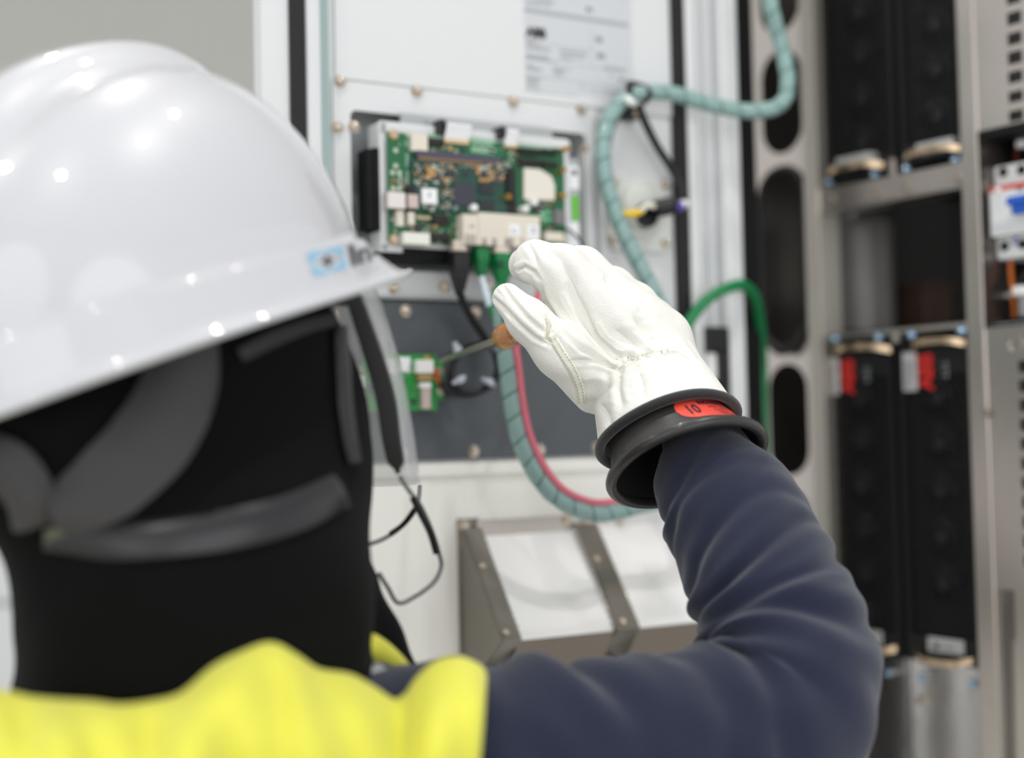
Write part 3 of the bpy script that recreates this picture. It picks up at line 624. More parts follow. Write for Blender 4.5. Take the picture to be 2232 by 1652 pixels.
RK.part('inner_rail', MB().box(cu0-.03, cu0-.018, CB_, CT, -.12, -.10).box(cu0+.008, cu0+.02, CB_, CT, -.16, -.14).box(cu0+.034, cu0+.038, CB_, CT, -.12, -.11), mat('dull inner rail', (120, 114, 108), .45, .6))
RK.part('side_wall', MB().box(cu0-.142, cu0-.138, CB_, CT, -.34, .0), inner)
pu0, pu1 = Cu(2107, 600), Cu(2147, 600)
RK.part('post', MB().box(pu0, pu1, CB_, CT, -.06, .004), steel, bev=.002)
# bay dividers
def cross(name, pts_top, pts_bot, h0, h1, m=steel):
    a = C.box(*pts_top, *pts_bot, h1); return RK.part(name, MB().box(*a, h0, h1), m, bev=.001)
xr0, xr1 = Cu(1785, 500), pu0
v_a, v_b = Cv(1950, 382), Cv(1950, 432)
RK.part('cross_bar', MB().box(xr0, xr1, v_b, v_a, -.01, .002), steel, bev=.001)
RK.part('cross_bar_lip', MB().box(xr0, xr1, v_b-.003, v_b, -.03, .003), steel, bev=.001)
RK.part('divider_tab', MB().box(Cu(1941, 380), Cu(1954, 380), v_a-.002, Cv(1947, 345), -.002, .003), steel, bev=.0015)
v_c, v_d = Cv(1960, 716), Cv(1960, 727)
RK.part('cross_bar', MB().box(xr0, xr1, v_d, v_c, -.03, .004), steel, bev=.001)
RK.part('divider_tab', MB().box(Cu(1948, 740), Cu(1962, 740), v_d-.010, v_d+.001, -.002, .005), steel, bev=.0015)
CS = capmesh('screw_head', .0048, .003, mat('dull steel screw', (176, 165, 154), .3, .9), hole=.0022)
for q in ((1812, 436), (1911, 421), (1978, 410), (2091, 392)): RK.share('screw', CS, C.pp(*q, .002))
for q in ((1820, 739), (1916, 735), (1988, 730), (2096, 720)): RK.share('bolt', ZBOLT, C.pp(*q, .006), .4)
# open bay: back, rounded grey canister and brown box
by0, by1 = v_c, v_b-.003
RK.part('bay_floor', MB().box(xr0, xr1, by0-.001, by0+.001, -.2, -.005), inner)
gc = Thing('grey_canister', C, (Cu(1868, 600), by0, -.06), 'upright rounded grey canister inside the open black bay of the rack', 'canister')
cu_ = (Cu(1812, 600, -.06)+Cu(1915, 600, -.06))/2; cr_ = (Cu(1915, 600, -.06)-Cu(1812, 600, -.06))/2; hgt = Cv(1868, 466, -.06)-by0
q = MB().lathe((cu_, by0, -.06-cr_*.5), [(cr_, 0), (cr_, hgt*.9), (cr_*.93, hgt*.96), (cr_*.8, hgt)], 40, axis=(0, 1, 0)); gc.part('body', q, mat('satin grey shell', (105, 103, 101), .42, .3), True)
gc.part('foot_ring', MB().lathe((cu_, by0+.001, -.06-cr_*.5), [(cr_*1.02, 0), (cr_*1.02, .006)], 40, axis=(0, 1, 0)), black, True)
bb = Thing('brown_box', C, (Cu(1975, 680), by0, -.12), 'dark brown box low in the open bay beside the grey canister', 'box')
bb.part('body', MB().box(Cu(1935, 650, -.12), Cu(2015, 650, -.12), by0+.001, Cv(1975, 630, -.12), -.17, -.12), mat('dark brown card', (62, 44, 34), .6), bev=.002)
bb.part('lid', MB().box(Cu(1932, 650, -.12), Cu(2018, 650, -.12), Cv(1975, 632, -.12), Cv(1975, 618, -.12), -.172, -.118), mat('dark brown card', (62, 44, 34), .6), bev=.001)
# ---- power modules
modm = mat('black module front', (14, 14, 15), .5, bump=.05, bscale=500); barm = mat('black grille bar', (18, 18, 19), .45); redp = mat('red print', (206, 42, 34), .5); fanm = mat('black fan', (20, 20, 22), .35)
def fan_meshes():
    b = MB().lathe((0, 0, 0), [(.008, 0), (.008, .006), (.006, .007)], 16)
    for k in range(7):
        a = 2*math.pi*k/7; pts = []
        for r_, tw in ((.008, .0), (.014, .25), (.020, .5), (.0215, .62)):
            a0, a1 = a+tw, a+tw+.62; pts += [(r_*math.cos(a0), r_*math.sin(a0), .0015), (r_*math.cos(a1), r_*math.sin(a1), .0055)]
        b.add(pts, [(2*i, 2*i+1, 2*i+3, 2*i+2) for i in range(3)])
    return b.mesh('fan', fanm)
FAN = fan_meshes()
gridcache = {}
def module(x0, x1, y0, y1, label, top, hf=-.010):
    u0_, u1_ = Cu(x0, (y0+y1)/2, hf), Cu(x1, (y0+y1)/2, hf); va, vb = Cv((x0+x1)/2, y1, hf), Cv((x0+x1)/2, y0, hf)
    M = Thing('power_module', C, ((u0_+u1_)/2, va, hf), label, 'power module', 'black power modules in the rack')
    M.part('housing', MB().box(u0_, u1_, va, vb, -.30, hf-.008), modm, bev=.001)
    band = .026; gv0_, gv1_ = (va+band, vb-.034) if not top else (va+.022, vb-.01)
    fr = plate([(u0_, va), (u1_, va), (u1_, vb), (u0_, vb)], [rrect(u0_+.006, u1_-.006, gv0_, gv1_, .004)], hf-.008, hf)
    M.part('front_frame', fr, modm)
    gb = MB(); n = 19
    for k in range(n):
        u_ = u0_+.006+(u1_-u0_-.012)*(k+.5)/n; gb.box(u_-.0007, u_+.0007, gv0_, gv1_, hf-.002, hf-.0008)
    m_ = int((gv1_-gv0_)/.022)
    for k in range(m_+1):
        v_ = gv0_+(gv1_-gv0_)*(k+.5)/(m_+1); gb.box(u0_+.006, u1_-.006, v_-.0007, v_+.0007, hf-.003, hf-.002)
    M.part('grille', gb, barm, stuff=True)
    step = .048; v_ = gv1_-.026
    while v_ > gv0_+.01:
        c_ = (u0_+u1_)/2
        M.share('fan', FAN, (c_, v_, hf-.0078), random.random())
        rg = MB(); rg.tube([(c_+.0235*math.cos(2*math.pi*i/24), v_+.0235*math.sin(2*math.pi*i/24), hf-.006) for i in range(25)], .0012, 6, False); M.part('fan_ring', rg, fanm, True)
        v_ -= step
    return M, (u0_, u1_, va, vb, hf)
def rbox(M, name, px0, py0, px1, py1, h0, h1, m, bev=.0003, label=None): return M.px(name, px0, py0, px1, py1, h0, h1, m, bev, None, label)
def handle(M, ua, ub, v_, h0, up=1):
    """bent bar handle: two feet, a raised middle"""
    P = [(ua, v_-.004*up, h0), (ua+.006, v_-.002*up, h0+.007), (ua+(ub-ua)*.28, v_+.001*up, h0+.014), (ub-(ub-ua)*.28, v_+.001*up, h0+.014), (ub-.006, v_-.002*up, h0+.007), (ub, v_-.004*up, h0)]
    P = catmull(P, 5); mb = MB()
    for p in P:
        mb.v += [(p[0], p[1]-.0034, p[2]-.001), (p[0], p[1]+.0034, p[2]-.001), (p[0], p[1]+.0034, p[2]+.001), (p[0], p[1]-.0034, p[2]+.001)]
    n = len(P); mb.f = [(4*i+j, 4*i+(j+1) % 4, 4*i+4+(j+1) % 4, 4*i+4+j) for i in range(n-1) for j in range(4)]+[(0, 1, 2, 3), (4*n-4, 4*n-1, 4*n-2, 4*n-3)]
    h = M.part('handle', mb, brass, True); return h
tape = mat('silver label tape', (190, 190, 188), .3, .3)
M1, q1 = module(1787, 1941, -420, 392, 'black power module with brass handle at its foot, upper left bay of the rack', True)
handle(M1, Cu(1797, 375), Cu(1922, 362), Cv(1858, 366), -.006); rbox(M1, 'label_tab', 1822, 338, 1895, 361, -.010, .004, tape)
for q in ((1807, 397), (1907, 380)): M1.share('bolt', ZBOLT, C.pp(*q, -.004), .2)
M2, q2 = module(1951, 2106, -420, 352, 'black power module with brass handle at its foot, upper right bay beside the steel post', True)
handle(M2, Cu(1962, 345), Cu(2100, 325), Cv(2035, 330), -.006); rbox(M2, 'label_tab', 1996, 306, 2074, 330, -.010, .004, tape)
for q in ((1976, 368), (2084, 349)): M2.share('bolt', ZBOLT, C.pp(*q, -.004), .2)
M3, q3 = module(1800, 1956, 752, 1424, 'black power module under the grey canister with a red and white sticker at its top', False)
M4, q4 = module(1966, 2128, 742, 1445, 'black power module beside the steel post, red letters above and pale name plate below', False)
for M, hx, q_, w0, w1, r0, r1, yy in ((M3, (1812, 1936), 757, 1803, 1829, 1832, 1860, (780, 860)), (M4, (1980, 2108), 744, 1968, 1998, 2000, 2032, (768, 852))):
    handle(M, Cu(hx[0], q_), Cu(hx[1], q_), Cv((hx[0]+hx[1])/2, q_+2), -.006)
    rbox(M, 'sticker', w0, yy[0], w1, yy[1], -.010, -.0094, mat('whitish sticker', (196, 196, 196), .4))
    st = MB(); bx = C.box(w0, yy[0], w1, yy[1], -.0094)
    for k in range(9): st.box(bx[0]+.002, bx[1]-.003-random.uniform(0, .004), bx[2]+.003+k*.0034, bx[2]+.0044+k*.0034, -.0094, -.0092)
    M.part('sticker_print', st, mat('sticker ink', (90, 90, 92), .6), stuff=True)
    bx = C.box(r0, yy[0]+2, r1, yy[1], -.0094); hgt_ = bx[1]-bx[0]
    tx = text_mb('ABB', 1, .05); xs = [v[0] for v in tx.v]; ys = [v[1] for v in tx.v]
    mx_, mn_, my_ = max(xs), min(xs), max(ys); L3 = bx[3]-bx[2]
    tx.v = [(bx[0]+hgt_*(1-v[1]/my_), bx[2]+L3*(v[0]-mn_)/(mx_-mn_), -.0094) for v in tx.v]
    M.part('lettering', tx, redp, label='red block letters turned upright')
    ic = MB(); c_ = C.pp(r1+31, (yy[0]+yy[1])/2-4, -.0096)
    for k in range(3):
        ic.tube([(c_[0]+.0018*math.cos(a_), c_[1]+(k-1)*.006+.0018*math.sin(a_), -.0097) for a_ in np.linspace(0, 2*math.pi, 9)], .0004, 5, False); ic.box(c_[0]-.007, c_[0]-.004, c_[1]+(k-1)*.006-.0004, c_[1]+(k-1)*.006+.0004, -.0098, -.0094)
    M.part('indicator_print', ic, mat('pale print', (180, 182, 186), .5), stuff=True)
rbox(M4, 'name_plate', 2022, 1392, 2101, 1424, -.010, -.0088, tape, .002, 'pale rounded name plate'); rbox(M4, 'plate_mark', 2034, 1402, 2046, 1414, -.0088, -.0086, ink)
pm = MB(); a = C.pp(2052, 1410, -.0086)
for k in range(8): pm.box(a[0]+k*.0021, a[0]+k*.0021+.0015, a[1]-.001, a[1]+.0012, -.0088, -.0086)
M4.part('plate_print', pm, mat('sticker ink', (90, 90, 92), .6), stuff=True)
rbox(M3, 'name_plate', 1880, 1374, 1922, 1404, -.010, -.0088, tape, .002, 'pale rounded name plate')
handle(M4, Cu(1990, 1440), Cu(2120, 1448), Cv(2055, 1440), -.006, -1); handle(M3, Cu(1820, 1416), Cu(1948, 1420), Cv(1900, 1416), -.006, -1)
# ---- lower mirror-like plate and what it carries
mir = mat('polished steel plate', (196, 192, 188), .16, .95, bump=.25, bscale=9, bdist=.004)
pv1 = Cv(2040, 1446); LPt = Thing('polished_steel_plate', C, (Cu(2020, 1600), CB_, -.02), 'polished steel plate with a vertical slot under the lower power modules', 'plate')
LPt.part('plate', MB().box(xr0, Cu(1979, 1550, -.02), CB_, pv1, -.024, -.02).box(Cu(1986, 1550, -.02), xr1, CB_, pv1, -.024, -.02), mir, bev=.001)
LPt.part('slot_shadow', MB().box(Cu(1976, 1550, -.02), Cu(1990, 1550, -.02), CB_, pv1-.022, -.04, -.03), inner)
for q in ((1937, 1466), (2011, 1476), (2122, 1491)): LPt.share('bolt', ZBOLT, C.pp(*q, -.012), .2)
for q in ((1937, 1466), (2011, 1476), (2122, 1491)):
    c_ = C.pp(*q, -.012); LPt.part('stud', MB().lathe((c_[0], c_[1], -.02), [(.003, 0), (.003, .008)], 10), bright_steel, True)
c_ = C.pp(2006, 1526, -.012); LPt.part('wing_nut', MB().lathe((c_[0], c_[1], -.02), [(.004, 0), (.004, .008), (.002, .012)], 12).box(c_[0]-.009, c_[0]-.002, c_[1]-.003, c_[1]+.002, -.014, -.011), bright_steel, True)
# ---- perforated plate right of the post
xe = Cu(2420, 500)
vB0, vB1 = Cv(2185, 712), Cv(2190, 276)
hy = [(-60, -36), (-18, 8), (25, 53), (70, 97), (111, 139), (154, 180), (198, 222), (240, 264)]
def sq(x0, x1, y0, y1, h=.002): b_ = C.box(x0, y0, x1, y1, h); return rrect(b_[0], b_[1], b_[2], b_[3], .001, 2)
RK.part('vent_plate', plate([(pu1, vB1), (xe, vB1), (xe, CT), (pu1, CT)], [sq(2194+y0*.02, 2226+y0*.02, y0, y1) for y0, y1 in hy]+[sq(2242+y0*.02, 2274+y0*.02, y0-6, y1-6) for y0, y1 in hy[1:]], 0, .002), steel)
hy2 = [(785+42.5*k, 811+42.5*k) for k in range(11)]
nt = C.box(2158, 1284, 2212, 1392, .002)
RK.part('vent_plate', plate([(pu1, CB_), (xe, CB_), (xe, vB0), (pu1, vB0)], [sq(2219+(y0-785)*.03, 2250+(y0-785)*.03, y0, y1) for y0, y1 in hy2]+[rrect(*nt, .001, 2)], 0, .002), steel, label='greenish steel vent plate')
c_ = C.pp(2152, 900, .004); RK.share('screw', CS, c_); c_ = C.pp(2214, 750, .002)
RK.part('embossed_ring', MB().tube([(c_[0]+.008*math.cos(a_), c_[1]+.008*math.sin(a_), .002) for a_ in np.linspace(0, 2*math.pi, 21)], .0012, 6, False), steel, True)
RK.part('back_cover', MB().box(pu1, xe, CB_, CT, -.10, -.098), dull_black)
RK.part('breaker_box_wall', MB().box(pu1-.002, pu1, vB0, vB1, -.1, .003).box(pu1, xe, vB1-.008, vB1, -.1, .004).box(pu1, xe, vB0, vB0+.002, -.1, .004), dull_black)
RK.part('mounting_rail', MB().box(pu1, xe, Cv(2190, 650, -.03), Cv(2190, 638, -.03), -.06, -.03).box(pu1, xe, Cv(2190, 712, -.01), Cv(2190, 704, -.01), -.06, -.01), grey_paint, bev=.001)
# ---- circuit breaker
brw = mat('white breaker plastic', (222, 224, 224), .45)
BK = Thing('circuit_breaker', C, (Cu(2200, 450, -.01), Cv(2200, 560, -.01), -.01), 'white modular circuit breaker with a blue toggle in the dark recess', 'breaker')
def bk(n_, x0, y0, x1, y1, h0, h1, m, bev=.001, lab=None): return BK.px(n_, x0, y0, x1, y1, h0, h1, m, bev, None, lab)
bk('upper_housing', 2165, 352, 2290, 405, -.07, -.018, brw, .002); bk('front_body', 2156, 404, 2290, 508, -.07, -.004, brw, .002); bk('lower_housing', 2170, 506, 2290, 560, -.07, -.018, brw, .003)
bk('red_line', 2156, 397, 2290, 408, -.01, -.0036, mat('red breaker line', (214, 84, 70), .5), .0002)
bk('toggle_well', 2186, 418, 2290, 466, -.006, -.0034, whitep, .001); bk('toggle', 2191, 421, 2290, 440, -.004, .006, mat('blue toggle', (38, 92, 190), .4), .0015); bk('toggle', 2203, 436, 2290, 461, -.004, .003, mat('blue toggle', (38, 92, 190), .4), .0015)
bk('test_button', 2168, 408, 2180, 420, -.004, -.002, whitep, .002); bk('printed_mark', 2216, 408, 2230, 414, -.004, -.0032, mat('grey print', (120, 110, 110), .5), 0)
for k in range(4): bk('body_line', 2162, 478+k*6, 2290, 480+k*6, -.004, -.0036, mat('grey moulding line', (196, 198, 200), .5), 0)
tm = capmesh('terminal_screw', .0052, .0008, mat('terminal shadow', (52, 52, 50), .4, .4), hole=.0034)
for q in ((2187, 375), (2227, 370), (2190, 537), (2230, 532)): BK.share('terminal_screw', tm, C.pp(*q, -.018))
for q in ((2187, 375), (2227, 370), (2190, 537), (2230, 532)):
    c_ = C.pp(*q, -.018); BK.part('terminal_well', MB().lathe((c_[0], c_[1], -.018), [(.0036, 0), (.0036, .0006), (.001, .0009)], 14), dull_black)
tx = text_mb('C', .010, .0006); c_ = C.pp(2207, 533, -.0176); tx.v = [(c_[0]+x, c_[1]+y, -.0176) for x, y, z in tx.v]; BK.part('printed_letter', tx, mat('blue print', (46, 84, 170), .5))
wire('orange_wire', C, [(2202, 556, -.03), (2203, 590, -.03), (2208, 635, -.022), (2212, 690, -.03)], .0026, mat('orange insulation', (190, 98, 28), .4), 'orange wire dropping from the foot of the circuit breaker', 'wire')
wire('blue_wire', C, [(2196, 552, -.036), (2198, 566, -.036), (2201, 578, -.036)], .0032, mat('blue insulation', (24, 28, 120), .4), 'short dark blue wire end under the circuit breaker', 'wire')
wire('dark_red_wire', C, [(2226, 300, -.04), (2218, 325, -.04), (2214, 356, -.045)], .0022, mat('dark red insulation', (96, 30, 22), .4), 'dark red wire entering the circuit breaker from above', 'wire')
wire('black_wire', C, [(2240, 590, -.02), (2222, 620, -.02), (2212, 655, -.03), (2206, 705, -.035)], .0024, black, 'black wire curving past the orange wire under the circuit breaker', 'wire')
TB = Thing('terminal_clip', C, (Cu(2216, 640, -.015), Cv(2216, 660, -.015), -.03), 'small white clip on the grey rail below the circuit breaker', 'clip')
TB.px('body', 2203, 622, 2232, 645, -.03, -.014, whitep, .003); TB.px('leg', 2218, 640, 2240, 690, -.03, -.018, mat('grey clip', (150, 150, 150), .5), .002)
TB2 = Thing('terminal_clip', C, (Cu(2216, 310, -.02), Cv(2216, 322, -.02), -.04), 'small white wire ferrule above the circuit breaker in the dark recess', 'clip')
TB2.px('body', 2212, 303, 2232, 322, -.045, -.03, whitep, .002); TB2.px('collar', 2216, 320, 2228, 330, -.043, -.034, black, .001)
# ------------------------------------------------------------------ cables in front of the panel
harn = mat('teal spiral wrap', (136, 166, 162), .35, coat=.3); dgreen = mat('dark green insulation', (34, 110, 88), .4); pink = mat('pink insulation', (222, 116, 132), .35)
def world_pts(pts): return [np.array(W3(*p)) for p in pts]
def helix_wrap(P, r, pitch, gap=.07, m=harn, par=None, org=None, name='spiral_wrap'):
    """ribbon wound round a path, a narrow gap left between turns"""
    P = [np.array(p) for p in P]; S = [0]
    for a, b in zip(P, P[1:]): S.append(S[-1]+np.linalg.norm(b-a))
    L = S[-1]; n = int(L/pitch*20); m_ = len(P); T = [P[min(i+1, m_-1)]-P[max(i-1, 0)] for i in range(m_)]; T = [x/np.linalg.norm(x) for x in T]
    N = np.cross(T[0], (0, 0, 1.0)) if abs(T[0][2]) < .9 else np.cross(T[0], (1.0, 0, 0)); N /= np.linalg.norm(N); NS = []
    for i in range(m_): N = N-T[i]*(N@T[i]); N /= np.linalg.norm(N); NS.append(N)
    def at(s_, ang, rr_):
        s_ = min(max(s_, 0), L-1e-9); i = min(np.searchsorted(S, s_, 'right')-1, m_-2); t_ = (s_-S[i])/(S[i+1]-S[i]); p = P[i]*(1-t_)+P[i+1]*t_
        N_ = NS[i]*(1-t_)+NS[i+1]*t_; B_2 = np.cross(T[i]*(1-t_)+T[i+1]*t_, N_); return p+rr_*(N_*math.cos(ang)+B_2*math.sin(ang))
    wd = pitch*(1-gap); mb = MB()
    for k in range(n+1):
        s_ = L*k/n; ang = 2*math.pi*s_/pitch
        for ds, rr_ in ((0, r), (wd/2, r*1.05), (wd, r), (wd, r*.9), (0, r*.9)): mb.v.append(tuple(at(s_+ds, ang, rr_)-org))
    mb.f = [(5*k+j, 5*k+(j+1) % 5, 5*k+5+(j+1) % 5, 5*k+5+j) for k in range(n) for j in range(5)]
    me = mb.mesh(name, m); fix_normals(me); o = link(name, me, par); smooth_angle(o, 60); return o
def harness(label, pts, r, stripe=None, pitch=.0205):
    Pc = catmull(world_pts(pts), 10); org = Pc[0]; T = Thing('wire_harness', None, tuple(org), label, 'cable')
    mb = MB().tube(Pc, r*.84, 10); T.part('wire_core', mb, dgreen, True); helix_wrap(Pc, r, pitch, org=org, par=T.o)
    if stripe:
        Q = []
        for i, p in enumerate(Pc):
            tg = Pc[min(i+1, len(Pc)-1)]-Pc[max(i-1, 0)]; vd = p-CAM; vd /= np.linalg.norm(vd); sd = np.cross(tg, vd); sd /= np.linalg.norm(sd); Q.append(p+sd*stripe*r*1.25-vd*r*.35)
        T.part('pink_wire', MB().tube(Q, r*.42, 8), pink, True, label='pink wire running along the wrap')
    return T
harness('teal spiral-wrapped wire harness looping in from the rack to the black clamp', [(1672, -60, 1.44), (1682, 20, 1.44), (1700, 90, 1.45), (1716, 160, 1.45), (1712, 215, 1.45), (1680, 238, 1.45), (1620, 242, 1.45), (1540, 226, 1.44), (1470, 205, 1.43), (1400, 202, 1.42), (1345, 232, 1.40), (1318, 290, 1.39), (1315, 360, 1.38), (1330, 430, 1.38), (1362, 515, 1.38), (1400, 590, 1.38), (1440, 670, 1.38), (1490, 770, 1.38), (1530, 880, 1.37), (1530, 1000, 1.36), (1480, 1075, 1.35), (1380, 1106, 1.33)], .0078)
harness('teal wrapped harness with a pink wire hanging in a loop below the gloved hand', [(1092, 660, 1.262), (1096, 730, 1.262), (1106, 800, 1.262), (1116, 880, 1.262), (1134, 960, 1.264), (1170, 1035, 1.268), (1220, 1090, 1.275), (1290, 1118, 1.29), (1350, 1114, 1.31), (1400, 1098, 1.325)], .0078, stripe=1)
T_up = wire('red_pink_cable', D, [(1182, 560, .05), (1176, 610, .055), (1168, 660, .06), (1135, 720, .06), (1126, 760, .055)], .0028, mat('salmon insulation', (222, 92, 92), .4), 'thin red cable glimpsed between thumb and index finger', 'cable')
CL = Thing('cable_clamp', D, (*D.un(1386, 205, 0), 0), 'black rubber clamp holding the teal harness below the rating label', 'clamp')
c_ = D.pp(1386, 204, .026); CL.part('loop', MB().tube([(c_[0]+.012*math.cos(a_), c_[1]+.011*math.sin(a_), .010+.016+.006*math.cos(a_*2)) for a_ in np.linspace(-.8, 4.1, 20)], .0036, 10), black, True)
c_ = D.pp(1388, 240, .02); CL.part('foot', MB().box(c_[0]-.008, c_[0]+.008, c_[1]-.008, c_[1]+.008, 0, .020), black, bev=.003); CL.share('bolt', BOLT, (c_[0], c_[1]-.002, .02), .3)
CL.part('white_tie', MB().tube([D.pp(1366, 214, .036), D.pp(1374, 222, .040), D.pp(1382, 226, .036)], .0036, 10), whitep, True)
wire('black_sensor_cable', D, [(1392, 228, .026), (1402, 258, .024), (1430, 315, .02), (1462, 365, .016), (1484, 410, .018), (1487, 442, .03)], .0042, black, 'black cable running down from the clamp to the purple connector', 'cable')
wire('thin_black_cable', D, [(1366, 232, .018), (1336, 275, .016), (1326, 330, .016), (1326, 400, .02), (1334, 445, .028), (1345, 462, .030)], .0028, black, 'thin black cable behind the teal harness ending in the yellow lead', 'cable')
greenm = mat('green network boot', (16, 122, 66), .4); greenw = mat('green cable jacket', (24, 128, 74), .4)
wire('green_ground_cable', D, [(1478, 800, .03), (1488, 735, .03), (1510, 690, .03), (1545, 650, .03), (1590, 626, .03), (1622, 622, .02), (1646, 650, .0), (1656, 700, -.03), (1662, 790, -.06), (1663, 900, -.06), (1666, 1100, -.06), (1668, 1500, -.06)], .0058, greenw, 'bright green cable arching over the white rail and down beside the rack', 'cable')
wire('black_hose', C, [(1640, 735, .012), (1672, 744, .014), (1700, 765, .012), (1730, 755, .006), (1752, 715, .003)], .0055, gasket, 'black hose curling round the foot of the rubber-edged slot', 'hose')
# plugs below the network block
def plug(nm, x, y0, y1, y2, wd, body, tip, label, hh=.04, cable=None, cm=None, cr=.0028, clab=None):
    P = Thing(nm, D, D.pp(x, y2, hh), label, 'plug'); u_ = Du(x, y0, hh); w_ = wd*1.35/3100/.87
    va, vb, vc = Dv(x, y0, hh), Dv(x, y1, hh), Dv(x, y2, hh)
    P.part('tip', MB().box(u_-w_*.42, u_+w_*.42, vb, va+.004, hh-.006, hh+.002), tip, bev=.0006)
    mb = MB(); rings = [(vb, .5), (vb-(vb-vc)*.35, .5), (vb-(vb-vc)*.6, .42), (vc, .2)]; vs = []
    for v_, k in rings: vs += [(u_-w_*k, v_, hh-.009*k*2), (u_+w_*k, v_, hh-.009*k*2), (u_+w_*k, v_, hh+.009*k*2-.003), (u_-w_*k, v_, hh+.009*k*2-.003)]
    mb.add(vs, [(4*i+j, 4*i+(j+1) % 4, 4*i+4+(j+1) % 4, 4*i+4+j) for i in range(3) for j in range(4)]+[(0, 1, 2, 3), (12, 15, 14, 13)]); P.part('boot', mb, body, bev=.0012)
    rb = MB()
    for k in range(4): v_ = vb-(vb-vc)*(.45+.12*k); rb.box(u_-w_*(.47-.05*k), u_+w_*(.47-.05*k), v_-.0008, v_+.0008, hh-.008+k*.001, hh+.006-k*.001)
    P.part('strain_rib', rb, body, bev=.0003)
    return P
plug('usb_plug', 1001, 533, 548, 645, 31, black, mat('plug shell', (214, 200, 184), .3, .6), 'black data plug pushed into the foot of the large board')
plug('network_plug', 1048, 536, 540, 606, 26, greenm, greenm, 'dark green network plug, left of two under the network port block', .036)
p2 = plug('network_plug', 1093, 535, 552, 628, 33, greenm, mat('clear plug tip', (226, 208, 196), .3), 'bright green network plug nearest the gloved index finger', .042)
p2.px('release_tab', 1086, 566, 1100, 580, .046, .052, mat('deep green tab', (10, 76, 48), .4), .001)
wire('black_data_cable', D, [(1003, 640, .04), (1012, 662, .036), (1032, 700, .03), (1058, 738, .028), (1079, 770, .028), (1086, 806, .028), (1070, 838, .026), (1035, 857, .026), (1000, 858, .024), (970, 846, .02), (958, 832, .018)], .0036, black, 'black data cable hanging from its plug and curling to the small board', 'cable')
wire('coiled_black_cable', D, [(1078, 752, .018), (1040, 752, .014), (1002, 770, .014), (985, 800, .014), (983, 835, .014), (1000, 852, .016)], .0032, black, 'second turn of black cable behind the cable ties', 'cable')
wire('green_network_cable', D, [(1090, 622, .042), (1080, 650, .044), (1082, 680, .046), (1092, 712, .048), (1096, 740, .048)], .0046, greenw, 'short green network cable passing behind the gloved thumb', 'cable')
wire('white_marker_sleeve', D, [(1049, 604, .036), (1054, 622, .038), (1062, 648, .042), (1068, 668, .044)], .0036, mat('pale blue white sleeve', (214, 226, 236), .4), 'pale marker sleeve on the cable of the left network plug', 'sleeve')
wire('green_network_cable', D, [(1068, 665, .044), (1076, 690, .046), (1086, 718, .048)], .0036, greenw, 'green cable continuing below the pale marker sleeve', 'cable')
for (x, y, a_, lb) in ((1000, 828, .5, 'pale cable tie at the left of the black cable coil'), (1076, 762, -.6, 'dark grey cable tie end near the screwdriver handle'), (1064, 833, -.5, 'pale cable tie at the lower right of the black cable coil'), (994, 762, -1.4, 'small pale tie head above the black cable coil')):
    c_ = D.pp(x, y, .03); T = Thing('cable_tie', D, c_, lb, 'cable tie'); mt = mat('pale nylon', (200, 204, 216), .35) if 'pale' in lb else mat('grey nylon', (110, 112, 116), .4)
    T.part('strap', MB().box(c_[0]-.007, c_[0]+.007, c_[1]-.0016, c_[1]+.0016, .027, .033, rot=a_), mt, bev=.0008); T.part('head', MB().box(c_[0]-.003, c_[0]+.003, c_[1]-.003, c_[1]+.003, .030, .036, rot=a_), mt, bev=.0008)
wire('thin_grey_wire', D, [(1232, 497, .034), (1252, 510, .03), (1268, 530, .02), (1280, 556, .012), (1287, 580, .006)], .0011, black, 'very thin dark wire from the board edge to the panel bolt', 'wire')
# ------------------------------------------------------------------ screwdriver (held by the glove)
SDt, SDh = W3(961, 787, 1.262), W3(1095, 736, 1.170)
sdir = (SDh-SDt)/np.linalg.norm(SDh-SDt)
SD = Thing('screwdriver', None, tuple(SDt), 'screwdriver with amber translucent handle, its steel tip at the small green board', 'screwdriver')
SD.part('shaft', MB().tube([SDt, SDt+sdir*.006, SDt+sdir*.012, SDh+sdir*.01], [.0021, .0024, .0026, .0026], 16), mat('dull chrome shaft', (176, 176, 160), .3, .9), True)
SD.part('handle', MB().tube([SDh+sdir*k for k in (-.004, -.002, .002, .010, .016, .020, .024, .036, .044, .048)], [.006, .009, .0108, .0112, .0098, .0082, .0095, .0098, .009, .006], 24), mat('amber handle plastic', (226, 158, 84), .12, 0, trans=.55, coat=.5), True)
# ------------------------------------------------------------------ the worker
PO = W3(500, 2100, .86); PO[2] = .95
PN = Thing('person', None, tuple(PO), 'person in black hood, yellow vest and navy sleeves reaching out a white-gloved hand', 'person')
def kid(name, me, parent=None, label=None):
    """child of the person; mesh given in world coordinates"""
    k = np.empty(len(me.vertices)*3); me.vertices.foreach_get('co', k); k = k.reshape(-1, 3)-PO; me.vertices.foreach_set('co', k.ravel()); me.update()
    return link(name, me, parent or PN.o, label)
def prims(L, dz=0):
    """(px, py, d, r px) pairs -> world capsules"""
    out = []
    for a, b, k in L: out.append((W3(a[0], a[1], a[2]+dz), W3(b[0], b[1], b[2]+dz), a[3]*(a[2]+dz)/F, b[3]*(b[2]+dz)/F, k))
    return out
def union(PR):
    def fn(P):
        v = None
        for A, B, r1, r2, k in PR:
            s = seg_sdf(P, A, B, r1, r2); v = s if v is None else smin(v, s, k)
        return v
    return fn
